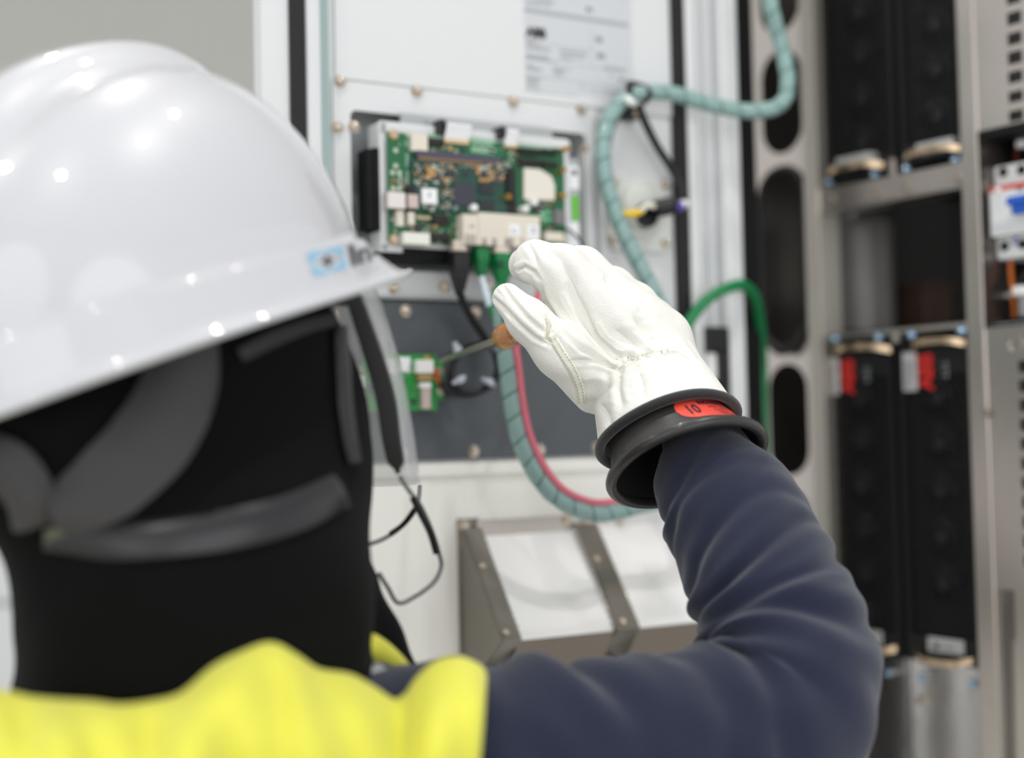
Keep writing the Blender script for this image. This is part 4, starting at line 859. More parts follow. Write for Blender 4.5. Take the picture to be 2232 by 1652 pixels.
# --- glove
GL = [((1398, 812, 1.09, 104), (1345, 705, 1.075, 74), .012), ((1410, 805, 1.085, 96), (1392, 710, 1.085, 70), .012), ((1425, 815, 1.09, 92), (1432, 735, 1.095, 66), .012),
      ((1448, 740, 1.10, 58), (1452, 800, 1.095, 66), .010), ((1335, 700, 1.07, 70), (1225, 590, 1.065, 56), .008),
      ((1225, 590, 1.065, 54), (1168, 570, 1.075, 46), .006), ((1166, 572, 1.075, 45), (1146, 577, 1.11, 35), .005), ((1146, 577, 1.11, 35), (1156, 590, 1.135, 30), .004),
      ((1372, 690, 1.095, 62), (1268, 590, 1.09, 52), .007), ((1268, 590, 1.09, 50), (1215, 578, 1.12, 44), .006), ((1215, 578, 1.12, 42), (1195, 610, 1.16, 36), .006),
      ((1330, 640, 1.11, 56), (1392, 700, 1.10, 60), .006), ((1332, 634, 1.11, 52), (1290, 660, 1.175, 40), .006), ((1382, 668, 1.115, 52), (1420, 740, 1.10, 60), .006), ((1382, 668, 1.115, 48), (1330, 720, 1.175, 38), .006),
      ((1424, 704, 1.115, 50), (1446, 760, 1.10, 60), .006), ((1424, 704, 1.115, 44), (1370, 770, 1.165, 36), .006),
      ((1310, 838, 1.075, 70), (1222, 766, 1.045, 56), .010), ((1222, 766, 1.045, 54), (1152, 698, 1.045, 46), .008), ((1152, 698, 1.045, 45), (1106, 650, 1.06, 33), .006),
      ((1226, 612, 1.07, 50), (1262, 715, 1.072, 58), .008), ((1250, 745, 1.075, 44), (1320, 715, 1.08, 62), .010), ((1300, 800, 1.08, 70), (1370, 760, 1.085, 90), .012)]
GPR = prims(GL)
# cuff: elliptical cone in its own axes
CA = cdir(.30, .93, -.62)                     # towards the elbow
CMj = cdir(.97, -.235, .0); CMj = CMj-CA*(CMj@CA); CMj /= np.linalg.norm(CMj); CMn = np.cross(CMj, CA); CMn /= np.linalg.norm(CMn)
if (CMn@_f) > 0: CMn = -CMn
C1 = W3(1458, 944, 1.045)
def cone_r(s): return np.interp(s, [-.075, -.05, -.03, 0.0], [.038, .043, .0475, .0535])
CRAT = .86
def cuff_sdf(P):
    Q = P-C1; s = Q@CA; x = Q@CMj; y = Q@CMn; R = cone_r(s)
    rr_ = np.sqrt(x*x+(y/CRAT)**2); d_ = (rr_-R)*.9
    d_ = np.maximum(d_, -(d_+.0035)+np.where(s < -.045, -1, 0)); return np.maximum(d_, np.maximum(s, -.062-s))
gfn0 = union(GPR)
def gfn(P): return smin(np.maximum(gfn0(P), (P-C1)@CA+.045), cuff_sdf(P), .009)
allp = np.array([p for a in GPR for p in (a[0], a[1])]+[C1]); lo = allp.min(0)-.068; hi = allp.max(0)+.068
gv, gf = surface_net(gfn, lo, hi, .0019)
gv, gf = subdivide(gv, gf); gv = newton(gfn, gv, 2); gv, gf = subdivide(gv, gf)
def sm(v, f, it):
    for _ in range(it):
        acc = np.zeros_like(v); cn = np.zeros(len(v))
        for i in range(4):
            j = (i+1) % 4; np.add.at(acc, f[:, i], v[f[:, j]]); np.add.at(acc, f[:, j], v[f[:, i]]); np.add.at(cn, f[:, i], 1); np.add.at(cn, f[:, j], 1)
        v = v*.4+.6*acc/cn[:, None]
    return v
gv = sm(gv, gf, 2); gn = vnormals(gv, gf)
cen = gv.mean(0)
if ((gv-cen)*gn).sum() < 0: gf = gf[:, ::-1].copy(); gn = -gn
pj = proj(gv); facing = np.clip(-(gn*((gv-CAM)/np.linalg.norm(gv-CAM, axis=1)[:, None])).sum(1)*2.2, 0, 1)
CRE = [([(1178, 622), (1184, 655), (1201, 680), (1228, 721), (1265, 759), (1318, 789), (1351, 811)], 5.5, 1.5), ([(1240, 628), (1250, 650), (1273, 688), (1295, 733), (1333, 770), (1353, 786)], 8, 2.3), ([(1286, 706), (1303, 740), (1340, 775), (1385, 777)], 7, 2.0),
       ([(1380, 690), (1411, 725), (1438, 752), (1456, 763)], 9, 1.8), ([(1344, 815), (1359, 794), (1393, 777), (1438, 767), (1475, 769), (1501, 784), (1519, 790)], 7, 1.5), ([(1244, 789), (1284, 786), (1318, 792), (1348, 803)], 5, 1.0),
       ([(1351, 815), (1347, 849), (1355, 884)], 7, 1.5), ([(1068, 644), (1096, 668), (1134, 709), (1164, 735), (1205, 755)], 4.5, 1.1), ([(1091, 614), (1115, 650), (1149, 691), (1186, 724)], 4.5, 1.0),
       ([(1149, 526), (1162, 549), (1172, 575)], 6, .9), ([(1178, 530), (1220, 563), (1243, 610), (1262, 655), (1284, 706)], 14, 1.9), ([(1119, 592), (1143, 580), (1166, 592), (1178, 612)], 4, 1.5),
       ([(1340, 718), (1372, 742), (1400, 765)], 9, 1.2), ([(1393, 812), (1402, 840), (1400, 865)], 10, .8), ([(1310, 880), (1325, 905), (1330, 935)], 9, .9), ([(1273, 880), (1300, 870), (1335, 835)], 8, .8), ([(1450, 788), (1458, 815), (1462, 840)], 9, .7),
       ([(1318, 600), (1352, 640), (1372, 690)], 12, 1.3), ([(1366, 628), (1395, 668), (1412, 705)], 12, 1.1), ([(1190, 690), (1196, 712), (1190, 738), (1205, 746), (1216, 726), (1206, 696), (1196, 672)], 4, 1.0)]
disp = np.zeros(len(gv))
for line, wd, am in CRE:
    d_, t_ = poly_dist(pj[:, :2], line); fade = np.clip(np.minimum(t_, 1-t_)*6+.25, 0, 1)
    am *= 1.5; disp += (-(.7*min(am, 1.5) if wd != 7 else .1)*np.exp(-(d_/2.6)**2)-am*np.exp(-(d_/wd)**2)+am*.45*np.exp(-((d_-wd*2.1)/(wd*1.2))**2))*fade*.001
SEAM = [(1203, 736), (1228, 776), (1250, 811), (1263, 845), (1268, 878)]
d_, t_ = poly_dist(pj[:, :2], SEAM); disp += .0011*np.clip((9-d_)/2.5, 0, 1)-.0006*np.exp(-((d_-11)/2.5)**2)
# soft puckers below the elastic line and small noise
gl_ = (gv-C1)@CA; ang = np.arctan2((gv-C1)@CMn, (gv-C1)@CMj)
disp += .0007*np.sin(ang*17+3*np.sin(ang*3))*np.exp(-((gl_+.052)/.012)**2)
disp = np.clip(disp, -.0030, .0020); gv2 = gv+gn*(disp*facing)[:, None]; pass
leather = mat('white goat leather', (238, 237, 230), .5, bump=.6, bscale=800, sheen=.05, bdist=.0009)
gme = np_mesh('leather_glove', gv2, gf, leather)
gbv = BVHTree.FromPolygons(gv2.tolist(), gf.tolist())
glove = kid('leather_glove', gme, label='white leather protector glove')
def hit(bv, px, py, off=0.0):
    r_ = Vector(ray(px, py)); r_.normalize(); h = bv.ray_cast(Vector(CAM), r_)
    return None if h[0] is None else np.array(h[0]+h[1]*(off if h[1].dot(r_) < 0 else -off))
st = MB(); st2 = MB()
def stitches(line, off, mb, step=6.2, ln=3.8, rr_=.00034, mx=.005):
    P = catmull([np.array(p) for p in line], 30); acc = 0; last = P[0]; S = 0; seg = []
    for a, b in zip(P, P[1:]):
        tg = (b-a)/(np.linalg.norm(b-a)+1e-9); nn = np.array([-tg[1], tg[0]]); S += np.linalg.norm(b-a)
        if S > step:
            S = 0; p0 = a+nn*off; p1 = p0+tg*ln; h0, h1 = hit(gbv, *p0, .0002), hit(gbv, *p1, .0002)
            if h0 is not None and h1 is not None and np.linalg.norm(h0-h1) < mx: mb.tube([h0, (h0+h1)/2-ray(*p0)*.0002, h1], rr_, 5)
stitches(SEAM, 5.5, st); stitches(SEAM, -5.5, st)
stitches([(1188, 690), (1192, 714), (1190, 740)], 0, st, 5, 3)
stitches([(1346, 812), (1361, 792), (1395, 775), (1438, 765), (1475, 767), (1501, 782)], 0, st2, 4.5, 3, .00022, .0019); stitches([(1348, 818), (1365, 799), (1396, 783)], 0, st2, 4.5, 3, .0002, .0019)
def kmb(name, mb, m, parent=None, label=None, smooth=True, stuff=False):
    me = mb.mesh(name, m); fix_normals(me); o = kid(name, me, parent, label)
    if smooth: smooth_angle(o, 60)
    if stuff: o['kind'] = 'stuff'
    return o
kmb('seam_stitches', st, mat('yellow stitching thread', (196, 190, 110), .7), glove, 'yellow double stitching', stuff=True)
kmb('wrist_stitches', st2, mat('cream stitching thread', (226, 222, 190), .7), glove, 'cream elastic stitching at the wrist', stuff=True)
def ring_pts(s, R, ph0=0, ph1=2*math.pi, n=72, wob=0, rat=CRAT, ctr=C1):
    return [ctr+CA*(s+wob*math.sin(3*a+1))+CMj*(R*math.cos(a))+CMn*(R*rat*math.sin(a)) for a in np.linspace(ph0, ph1, n)]
kmb('cuff_binding', MB().tube(ring_pts(-.001, .0528, wob=.0008), .0038, 14, False), mat('black fabric binding', (30, 30, 31), .75, bump=.6, bscale=1500, sheen=.3, bdist=.0003), glove, 'black fabric binding of the cuff')
# --- rubber insulating glove: shell under the leather cuff with a rolled rim
C2 = W3(1498, 1010, 1.022)
rub = mat('dark grey rubber', (48, 46, 45), .33, bump=.08, bscale=300, coat=.15, bdist=.0003)
Lr = (C2-C1)@CA; offv = (C2-C1)-CA*Lr
def rub_pt(s, a, extra=0):
    """s: 0 at the leather cuff edge .. 1 at the rolled rim"""
    R = np.interp(s, [-3, -1, 0, .55, 1], [.033, .039, .0455, .0512, .0570])+extra; c_ = C1+CA*(Lr*s)+offv*max(s, -.3)
    rat = np.interp(s, [-1, 0, 1], [.86, .88, .92]); return c_+CMj*(R*math.cos(a))+CMn*(R*rat*math.sin(a))
mb = MB(); na, ns = 80, 16; S_ = np.linspace(-.85, 1, ns)
for inner_ in (0, -.0014):
    for s in S_:
        for i in range(na): mb.v.append(tuple(rub_pt(s, 2*math.pi*i/na, inner_)))
for q in (0, ns*na):
    for j in range(ns-1):
        for i in range(na): a, b = q+j*na+i, q+j*na+(i+1) % na; mb.f.append((a, b, b+na, a+na) if q == 0 else (a, a+na, b+na, b))
mb.f.append(tuple(range(ns*na, ns*na+na)))
RG = kmb('rubber_glove', mb, rub, label='dark grey rubber insulating glove under the leather one')
kmb('rolled_rim', MB().tube([rub_pt(1, a) for a in np.linspace(0, 2*math.pi, 80)], .0042, 16, False), rub, RG)
# label on the rubber: find surface parameters under given pixels
gs, ga = np.meshgrid(np.linspace(-.5, 1.1, 90), np.linspace(0, math.pi, 240), indexing='ij')
gp = np.array([proj(rub_pt(s, a))[:2] for s, a in zip(gs.ravel(), ga.ravel())])
def param(px, py):
    i = np.argmin(((gp-(px, py))**2).sum(1)); return gs.ravel()[i], ga.ravel()[i]
a_l = param(1480, 905)[1]; a_r = param(1622, 948)[1]
lm = MB(); ns_, nt_ = 44, 9; s_top, s_bot = -.10, .72
def lab_pt(u, v, off=.0004):
    """u 0..1 along the label from its round end, v 0..1 from the cuff side to the rim side"""
    return rub_pt(s_top+(s_bot-s_top)*v, a_l+(a_r-a_l)*u, off)
for i in range(ns_+1):
    u = i/ns_; hv = math.sqrt(max(0, 1-(1-min(u/.16, 1))**2))*.5
    for j in range(nt_+1): lm.v.append(tuple(lab_pt(u, .5+hv*(2*j/nt_-1))))
lm.f = [(i*(nt_+1)+j, (i+1)*(nt_+1)+j, (i+1)*(nt_+1)+j+1, i*(nt_+1)+j+1) for i in range(ns_) for j in range(nt_)]
kmb('size_label', lm, mat('red size label', (236, 84, 68), .3, coat=.4), RG, 'glossy red oval size label')
def lab_text(s, size, u0, v0, bold=0, sx=1.0, m=ink):
    """print wrapped onto the label; letters read along u, v grows downwards"""
    t_ = text_mb(s, size, bold, res=2); t_.v = [tuple(lab_pt(u0+x*sx, v0-y, .0012)) for x, y, z in t_.v]
    return kmb('label_print', t_, m, RG, smooth=False, stuff=False)
navyink = mat('navy print', (30, 24, 48), .5)
lab_text('10', .62, .085, .78, .006, .22, navyink); lab_text('NOVAX', .24, .26, .37, .01, .33, navyink); lab_text('TYPE', .2, .60, .37, .0, .33, navyink)
for k, s in enumerate(('ANSI / ASTM', 'CLASS 0', 'MAX. USE 1000 V')): lab_text(s, .17, .33+.03*k, .56+.17*k, 0, .27, navyink)
# --- navy sleeve
CLN = [(1515, 925, 1.075, 76), (1538, 985, 1.05, 94), (1552, 1045, 1.03, 128), (1594, 1120, 1.01, 153), (1645, 1225, .985, 163), (1692, 1340, .96, 182), (1722, 1450, .935, 196), (1690, 1560, .915, 206), (1580, 1615, .90, 207), (1440, 1634, .885, 205), (1270, 1640, .87, 204), (1080, 1650, .855, 212), (900, 1680, .84, 226), (760, 1740, .82, 240)]
q4 = catmull([np.array([*W3(a, b, c), r*c/F]) for a, b, c, r in CLN], 26)
Pc = np.array([q[:3] for q in q4]); Rc = np.array([q[3] for q in q4]); N_ = len(Pc)
T = np.gradient(Pc, axis=0); T /= np.linalg.norm(T, axis=1)[:, None]; S_len = np.concatenate([[0], np.cumsum(np.linalg.norm(np.diff(Pc, axis=0), axis=1))])
# frame: first axis towards the inside of the elbow
crook = W3(1500, 1372, .93); na = 144
SV = np.zeros((N_, na, 3)); s_el = S_len[int(N_*6.4/13)]
FOLD = [(.062, .0042, .0046, .9, .8), (.098, .0022, .006, .9, .0), (.128, .0040, .006, 1.3, .4), (.150, .0075, .0058, 1.5, .9), (.170, .0085, .0060, 1.5, 1.4), (.192, .0095, .0066, 1.2, 2.2), (.218, .0075, .0075, 1.2, 3.2), (.250, .0060, .009, 1.0, 4.0), (.290, .0064, .010, 1.0, 4.6), (.335, .0034, .010, .9, 5.0), (.385, .0060, .011, .8, 5.6), (.43, .006, .011, .9, 6.2)]
for i in range(N_):
    tg = T[i]; ix = crook-Pc[i]; ix = ix-tg*(ix@tg)
    if i == 0: ax_ = ix/np.linalg.norm(ix)
    w_ = np.linalg.norm(ix); ax_ = ax_-tg*(ax_@tg); ax_ = ax_/np.linalg.norm(ax_)*.9+ix/(w_+1e-9)*.1*min(1, w_/.04); ax_ /= np.linalg.norm(ax_); ay_ = np.cross(tg, ax_)
    a = 2*math.pi*np.arange(na)/na; s = S_len[i]
    R = Rc[i]*(1+.012*np.sin(3*a+s*30))
    dd_ = np.zeros(na)
    for s0, am, wd, sp, ph in FOLD:
        sw = s0+.015*np.sin(a+ph*1.3)+.006*np.sin(2*a+ph*2.7); inside = .22+.5*np.exp(-((np.angle(np.exp(1j*(a-ph*2.1))))/.7)**2)+.6*np.exp(-((np.angle(np.exp(1j*(a-.25*math.sin(ph)))))/sp)**2)
        x = (s-sw)/wd; dd_ += am*inside*(-1.0*np.exp(-x*x)+.6*np.exp(-((x-1.9)/1.2)**2)+.2*np.exp(-((x+1.9)/1.1)**2))
    dd_ += .0012*np.sin(s*120+4*np.sin(a*2))*.5
    SV[i] = Pc[i]+((R+dd_)*np.cos(a))[:, None]*ax_+((R+dd_)*np.sin(a))[:, None]*ay_
v = SV.reshape(-1, 3); f = np.array([(i*na+j, i*na+(j+1) % na, (i+1)*na+(j+1) % na, (i+1)*na+j) for i in range(N_-1) for j in range(na)])
if ((v-np.repeat(Pc, na, 0))*vnormals(v, f)).sum() < 0: f = f[:, ::-1].copy()
navy = mat('navy fleece', (37, 41, 60), .9, bump=.6, bscale=900, sheen=.25, var=.12, vscale=300, bdist=.0006, spec=.2)
SL = kid('navy_sleeve', np_mesh('navy_sleeve', v, f, navy), label='navy blue knitted sleeve with deep folds at the elbow')
sbv = BVHTree.FromPolygons(v.tolist(), f.tolist())
# --- body, one continuous figure under the clothes
BD = prims([((400, 740, .90, 270), (470, 900, .92, 230), .03), ((470, 900, .92, 210), (560, 960, .95, 120), .02), ((430, 1000, .88, 200), (430, 1400, .86, 220), .03), ((200, 1800, .84, 300), (800, 1790, .86, 260), .04), ((430, 1800, .86, 330), (430, 2300, .88, 330), .05),
            ((830, 1720, .85, 180), (1440, 1634, .885, 150), .02), ((1440, 1634, .885, 150), (1700, 1500, .93, 130), .02), ((1700, 1500, .93, 120), (1590, 1120, 1.015, 70), .02)])
bfn = union(BD); lo = W3(430, 1200, .9); allp = np.array([p for a in BD for p in (a[0], a[1])]); bv_, bf_ = surface_net(bfn, allp.min(0)-.12, allp.max(0)+.12, .009)
kid('body', np_mesh('body', bv_, bf_, mat('skin', (206, 160, 134), .5)))
# --- hood
HDp = prims([((385, 780, .86, 318), (430, 820, .87, 310), .03), ((470, 850, .88, 275), (520, 960, .885, 262), .03), ((520, 980, .89, 262), (572, 1070, .895, 232), .03), ((575, 1075, .93, 200), (640, 1090, .96, 150), .02),
             ((150, 920, .80, 230), (110, 1010, .80, 190), .025), ((420, 1180, .84, 345), (430, 1330, .835, 350), .035), ((430, 1330, .835, 355), (430, 1560, .83, 385), .03), ((735, 1310, .90, 95), (790, 1500, .90, 135), .02)])
hfn0 = union(HDp)
def hfn(P):
    n = .0016*np.sin(P[:, 2]*130+4*np.sin(P[:, 0]*28)+2*np.sin(P[:, 1]*33))*np.clip((1.42-P[:, 2])*14, 0, 1)+.0010*np.sin(P[:, 2]*61+P[:, 0]*70)
    return hfn0(P)+n
allp = np.array([p for a in HDp for p in (a[0], a[1])]); hv, hf_ = surface_net(hfn, allp.min(0)-.125, allp.max(0)+.125, .0055)
hv, hf_ = subdivide(hv, hf_); hv = newton(hfn, hv, 1); hv = sm(hv, hf_, 1)
# keep the hood out of the hat's dome
hoodm = mat('black hood fabric', (5, 5, 6), .85, bump=.5, bscale=700, sheen=.02, bdist=.0006, spec=.15)
HOOD = kid('hood', np_mesh('hood', hv, hf_, hoodm), label='black fabric hood covering head and neck')
hbv = BVHTree.FromPolygons(hv.tolist(), hf_.tolist())
def ribbon_on(name, bv, path, width, m, off=.002, parent=None, label=None, thick=.002, nw=7, n=10, dome=.0):
    """strip laid on a surface along a path of pixels; width px (or list)"""
    P = catmull([np.array(p[:2], float) for p in path], n); W = np.interp(np.linspace(0, 1, len(P)), np.linspace(0, 1, len(path)), [width]*len(path) if not hasattr(width, '__len__') else width)
    rows = []
    for i, p in enumerate(P):
        tg = P[min(i+1, len(P)-1)]-P[max(i-1, 0)]; tg /= np.linalg.norm(tg); nn = np.array([-tg[1], tg[0]]); row = []
        for j in range(nw):
            k = j/(nw-1)*2-1; q = hit(bv, *(p+nn*W[i]*k/2), off+dome*(1-k*k)); row.append(q)
        if all(r is not None for r in row):
            ds = [np.dot(r-CAM, _f) for r in row]
            rows.append(row)
    mb = MB(); m_ = len(rows)
    back = []
    for row in rows:
        c_ = row[nw//2]; dv = (c_-CAM)/np.linalg.norm(c_-CAM)
        mb.v += [tuple(r) for r in row]; back += [tuple(r+dv*thick) for r in row]
    k0 = len(mb.v); mb.v += back
    for i in range(m_-1):
        for j in range(nw-1):
            a = i*nw+j; mb.f.append((a, a+1, a+nw+1, a+nw)); mb.f.append((k0+a, k0+a+nw, k0+a+nw+1, k0+a+1))
        for a in (i*nw, i*nw+nw-1): mb.f.append((a, a+nw, k0+a+nw, k0+a))
    for r_ in (0, m_-1):
        for j in range(nw-1): a = r_*nw+j; mb.f.append((a, k0+a, k0+a+1, a+1))
    return kmb(name, mb, m, parent, label)
strapm = mat('charcoal webbing', (26, 26, 28), .55, bump=.3, bscale=600, bdist=.0004); greyp = mat('dark grey padded panel', (60, 58, 60), .7, bump=.2, bscale=300)
ribbon_on('head_strap', hbv, [(108, 1168), (250, 1182), (400, 1170), (530, 1150), (640, 1118), (735, 1072)], [60, 78, 84, 84, 84, 80], mat('shiny charcoal strap', (36, 35, 38), .32), .003, HOOD, 'shiny charcoal strap round the hood', dome=.002)
ribbon_on('neck_panel', hbv, [(398, 735), (385, 850), (330, 960), (235, 1055), (130, 1120)], [150, 170, 190, 180, 120], greyp, .004, HOOD, 'dark grey padded panel at the nape', dome=.006)
ribbon_on('panel_piping', hbv, [(330, 1062), (250, 1110), (160, 1150), (110, 1165)], 26, mat('olive grey piping', (86, 90, 74), .7), .005, HOOD, 'olive grey piping')
ribbon_on('nape_cup', hbv, [(-60, 990), (20, 1010), (70, 1070), (80, 1140)], [120, 120, 110, 90], greyp, .004, HOOD, 'dark grey curved pad by the neck', dome=.008)
ribbon_on('temple_strap', hbv, [(520, 775), (590, 740), (660, 715), (725, 700)], [30, 32, 30, 26], strapm, .003, HOOD, 'thin charcoal temple strap')
ribbon_on('side_strap', hbv, [(728, 700), (736, 790), (742, 880), (752, 960), (762, 1010)], [26, 30, 30, 30, 26], mat('glossy black strap', (30, 30, 33), .25), .004, HOOD, 'glossy black upright strap', dome=.003)
bk_ = MB()
for (x, y, r_, d_) in ((778, 1020, 17, .925), (790, 1052, 20, .925), (780, 1086, 17, .925), (735, 1085, 16, .86)):
    c_ = W3(x, y, d_); bk_ = MB(); bk_.lathe(c_, [(r_*.3*d_/F, -.010), (r_*d_/F, -.006), (r_*d_/F, .002), (r_*.6*d_/F, .006)], 18, axis=tuple(-_f+_r*.4)); kmb('buckle', bk_, mat('glossy black buckle', (34, 34, 38), .15, coat=.6), HOOD, 'glossy black round buckle')
# --- hi-vis vest
yel = mat('fluorescent yellow fabric', (222, 219, 76), .75, bump=.25, bscale=900, bdist=.0004, sheen=.2)
crest = [(-260, 1500, .70), (-100, 1508, .70), (0, 1516, .70), (60, 1530, .70), (130, 1537, .70), (200, 1541, .70), (260, 1548, .70), (330, 1540, .71), (400, 1520, .715), (470, 1462, .725), (532, 1430, .735), (590, 1412, .745), (640, 1436, .75), (690, 1468, .76), (760, 1480, .77), (808, 1505, .775), (857, 1535, .78), (890, 1520, .785), (916, 1483, .79), (955, 1450, .795), (1000, 1442, .80), (1040, 1458, .805), (1052, 1476, .81)]
cc = catmull([np.array(c, float) for c in crest], 8); nc = len(cc); rows = 56; VV = []
for i, (x, y, d_) in enumerate(cc):
    for j in range(rows+1):
        t_ = j/rows
        if t_ < .25:   # far side, falls behind the crest
            k = 1-t_/.25; px_, py_, dd_ = x, y+190*k*k+6, d_+.004+.075*k
        else:
            k = (t_-.25)/.75; px_, py_ = x-22*k*(x > 900)-(18*k*k), y+430*k**1.25+520*max(0, k-.55)/.45*k; dd_ = d_+.004*(1-k)-.055*math.sin(min(k, .6)*2.5)-.0
            fold = .007*math.sin(x*.021+k*3.2+1)*min(1, k*4)*math.exp(-((k-.35)/.5)**2)+.004*math.sin(x*.047-k*5)*min(1, k*4)
            dd_ += fold
        VV.append(W3(px_, py_, dd_))
VV = np.array(VV); vf = [(i*(rows+1)+j, (i+1)*(rows+1)+j, (i+1)*(rows+1)+j+1, i*(rows+1)+j+1) for i in range(nc-1) for j in range(rows)]
vm = np_mesh('safety_vest', VV, np.array(vf), yel); VEST = kid('safety_vest', vm, label='fluorescent yellow high-visibility vest'); so = VEST.modifiers.new('thickness', 'SOLIDIFY'); so.thickness = .003
q_ = catmull([np.array([*W3(a, b, c), r * c/F]) for a, b, c, r in ((560, 1452, .80, 18), (650, 1440, .82, 22), (760, 1424, .845, 30), (800, 1412, .86, 34), (850, 1444, .875, 30), (886, 1482, .885, 24), (905, 1520, .89, 20))], 8)
kmb('collar_edge', MB().tube([a[:3] for a in q_], [a[3] for a in q_], 14), yel, VEST, 'folded yellow collar edge on the far shoulder')
jk = prims([((600, 1560, .85, 95), (800, 1570, .85, 112), .02), ((800, 1570, .85, 110), (960, 1640, .85, 120), .02)]); jfn = union(jk); allp = np.array([p for a in jk for p in (a[0], a[1])])
jk += prims([((230, 1830, .84, 300), (780, 1800, .85, 250), .03), ((430, 1850, .86, 345), (430, 2900, .88, 345), .04)]); jfn = union(jk); allp = np.array([p for a in jk for p in (a[0], a[1])]); jv, jf = surface_net(jfn, allp.min(0)-.11, allp.max(0)+.11, .006); jv, jf = subdivide(jv, jf); jv = newton(jfn, jv, 1); kid('jacket', np_mesh('jacket', jv, jf, navy), label='navy jacket under the vest')
jbv = BVHTree.FromPolygons(jv.tolist(), jf.tolist())
ribbon_on('reflective_tape', jbv, [(865, 1478), (850, 1500), (835, 1530), (820, 1570)], [110, 120, 125, 130], mat('silver reflective tape', (186, 188, 192), .35, .4), .0015, VEST, 'silver reflective tape')
# ------------------------------------------------------------------ safety helmet
HU = cdir(-.3058, -.94, -.0766); HF = cdir(math.sin(.633), -.1, math.cos(.633)); HF = HF-HU*(HF@HU); HF /= np.linalg.norm(HF); HR = np.cross(HF, HU)
HC = W3(276, 678, .8637)
hatm = mat('glossy white helmet shell', (200, 200, 204), .35, coat=1.0)
def hat_pt(x, y, z): return HC+HF*x+HR*y+HU*z
CRO = .024
HA, HB, HH = .1551, .1343, .1367
def hat(az, t_, extra=0):
    """t_: 1 at the crown .. 0 at the crease .. -1 at the rim"""
    ca, sa = math.cos(az), math.sin(az); e = (abs(ca)**2.15+abs(sa)**2.15)**(-1/2.15)
    if t_ >= 0:
        ph = t_*math.pi/2; rr_ = math.cos(ph)**.86; z = HH*math.sin(ph)**1.02; x, y = HA*rr_*ca*e, HB*rr_*sa*e
        up = .0165*math.exp(-((y-CRO)/.0245)**4)*max(0, min(1, (z-.045)/.06))*math.exp(-((x+.01)/.105)**6)
        gr = -.003*math.exp(-((abs(y-CRO)-.040)/.010)**2)*max(0, min(1, (z-.06)/.05)); nx = np.array([x/HA**2, y/HB**2, z/HH**2+1e-6]); nx /= np.linalg.norm(nx)
        z = z+.1775*(x*HF.dot(_r)+y*HR.dot(_r))*math.sin(ph)
        p = np.array([x, y, z])+nx*(up+gr+extra)
    else:
        k = -t_; fr_ = math.exp(-(az/.85)**4); bk2 = math.exp(-((abs(az)-math.pi)/.9)**2)
        st_ = .0035*min(1, k*40)+.006*k+(.003*max(0, k-.85)/.15); out = st_+fr_*.020*k**1.4+extra
        z = -.001-.031*k+fr_*.004*k-bk2*.006*k; x, y = (HA+out)*ca*e, (HB+out)*sa*e; p = np.array([x, y, z])
    return hat_pt(*p)
naz = 160; ts = list(np.linspace(1, 0.0, 56))[1:]+[-.012, -.03, -.06, -.12, -.3, -.5, -.7, -.85, -.93, -1.0]
hvv = [hat(0, 1)]; hff = []
for t_ in ts:
    for i in range(naz):
        a = 2*math.pi*i/naz; a = a-2*math.pi if a > math.pi else a; hvv.append(hat(a, t_))
for i in range(naz): hff.append((0, 1+i, 1+(i+1) % naz))
for j in range(len(ts)-1):
    for i in range(naz): a, b = 1+j*naz+i, 1+j*naz+(i+1) % naz; hff.append((a, a+naz, b+naz, b))
HT = Thing('safety_helmet', None, tuple(HC), 'glossy white hard hat with a raised crest and blue square logo worn by the person', 'helmet')
me = bpy.data.meshes.new('shell'); me.from_pydata([tuple(p-HC) for p in hvv], [], hff); me.materials.append(hatm); fix_normals(me); me.polygons.foreach_set('use_smooth', [True]*len(me.polygons))
SH = link('shell', me, HT.o); so = SH.modifiers.new('thickness', 'SOLIDIFY'); so.thickness = .0028; so.offset = -1
hatbv = BVHTree.FromPolygons([tuple(p) for p in hvv], hff)
def hmb(name, mb, m, parent=None, label=None, smooth=True):
    q = MB(); q.v = [tuple(np.array(v_)-HC) for v_ in mb.v]; q.f = mb.f; me = q.mesh(name, m); fix_normals(me); o = link(name, me, parent or HT.o, label)
    if smooth: smooth_angle(o, 60)
    return o
hmb('rim_lip', MB().tube([hat(a, -1.0) for a in np.linspace(-math.pi, math.pi, 120)], .0022, 8, False), hatm)
# suspension band inside
hmb('head_band', MB().tube([hat_pt(.105*math.cos(a), .088*math.sin(a), -.018) for a in np.linspace(0, 2*math.pi, 60)], .007, 8, False), black)
def decal(mb2d, to_px, name, m, off=.0006, parent=None, label=None):
    q = MB(); ok = []
    for x, y, z in mb2d.v:
        h = hit(hatbv, *to_px(x, y), off); ok.append(h is not None); q.v.append(tuple(h) if h is not None else tuple(HC))
    q.f = [f_ for f_ in mb2d.f if all(ok[i] for i in f_)]
    return hmb(name, q, m, parent, label, smooth=False)
def quadmap(x, y):   # logo square 0..1 -> pixels
    TL, TR, BR_, BL = map(np.array, ((667, 553), (744, 536), (756, 585), (684, 604))); return tuple(TL*(1-x)*(1-y)+TR*x*(1-y)+BR_*x*y+BL*(1-x)*y)
lg = MB(); wl = .16
def cell(x0, y0, x1, y1):
    n = 6
    for i in range(n):
        for j in range(2):
            ax0, ax1 = x0+(x1-x0)*i/n, x0+(x1-x0)*(i+1)/n; ay0, ay1 = y0+(y1-y0)*j/2, y0+(y1-y0)*(j+1)/2
            lg.add([(ax0, ay0, 0), (ax1, ay0, 0), (ax1, ay1, 0), (ax0, ay1, 0)], [(0, 1, 2, 3)])
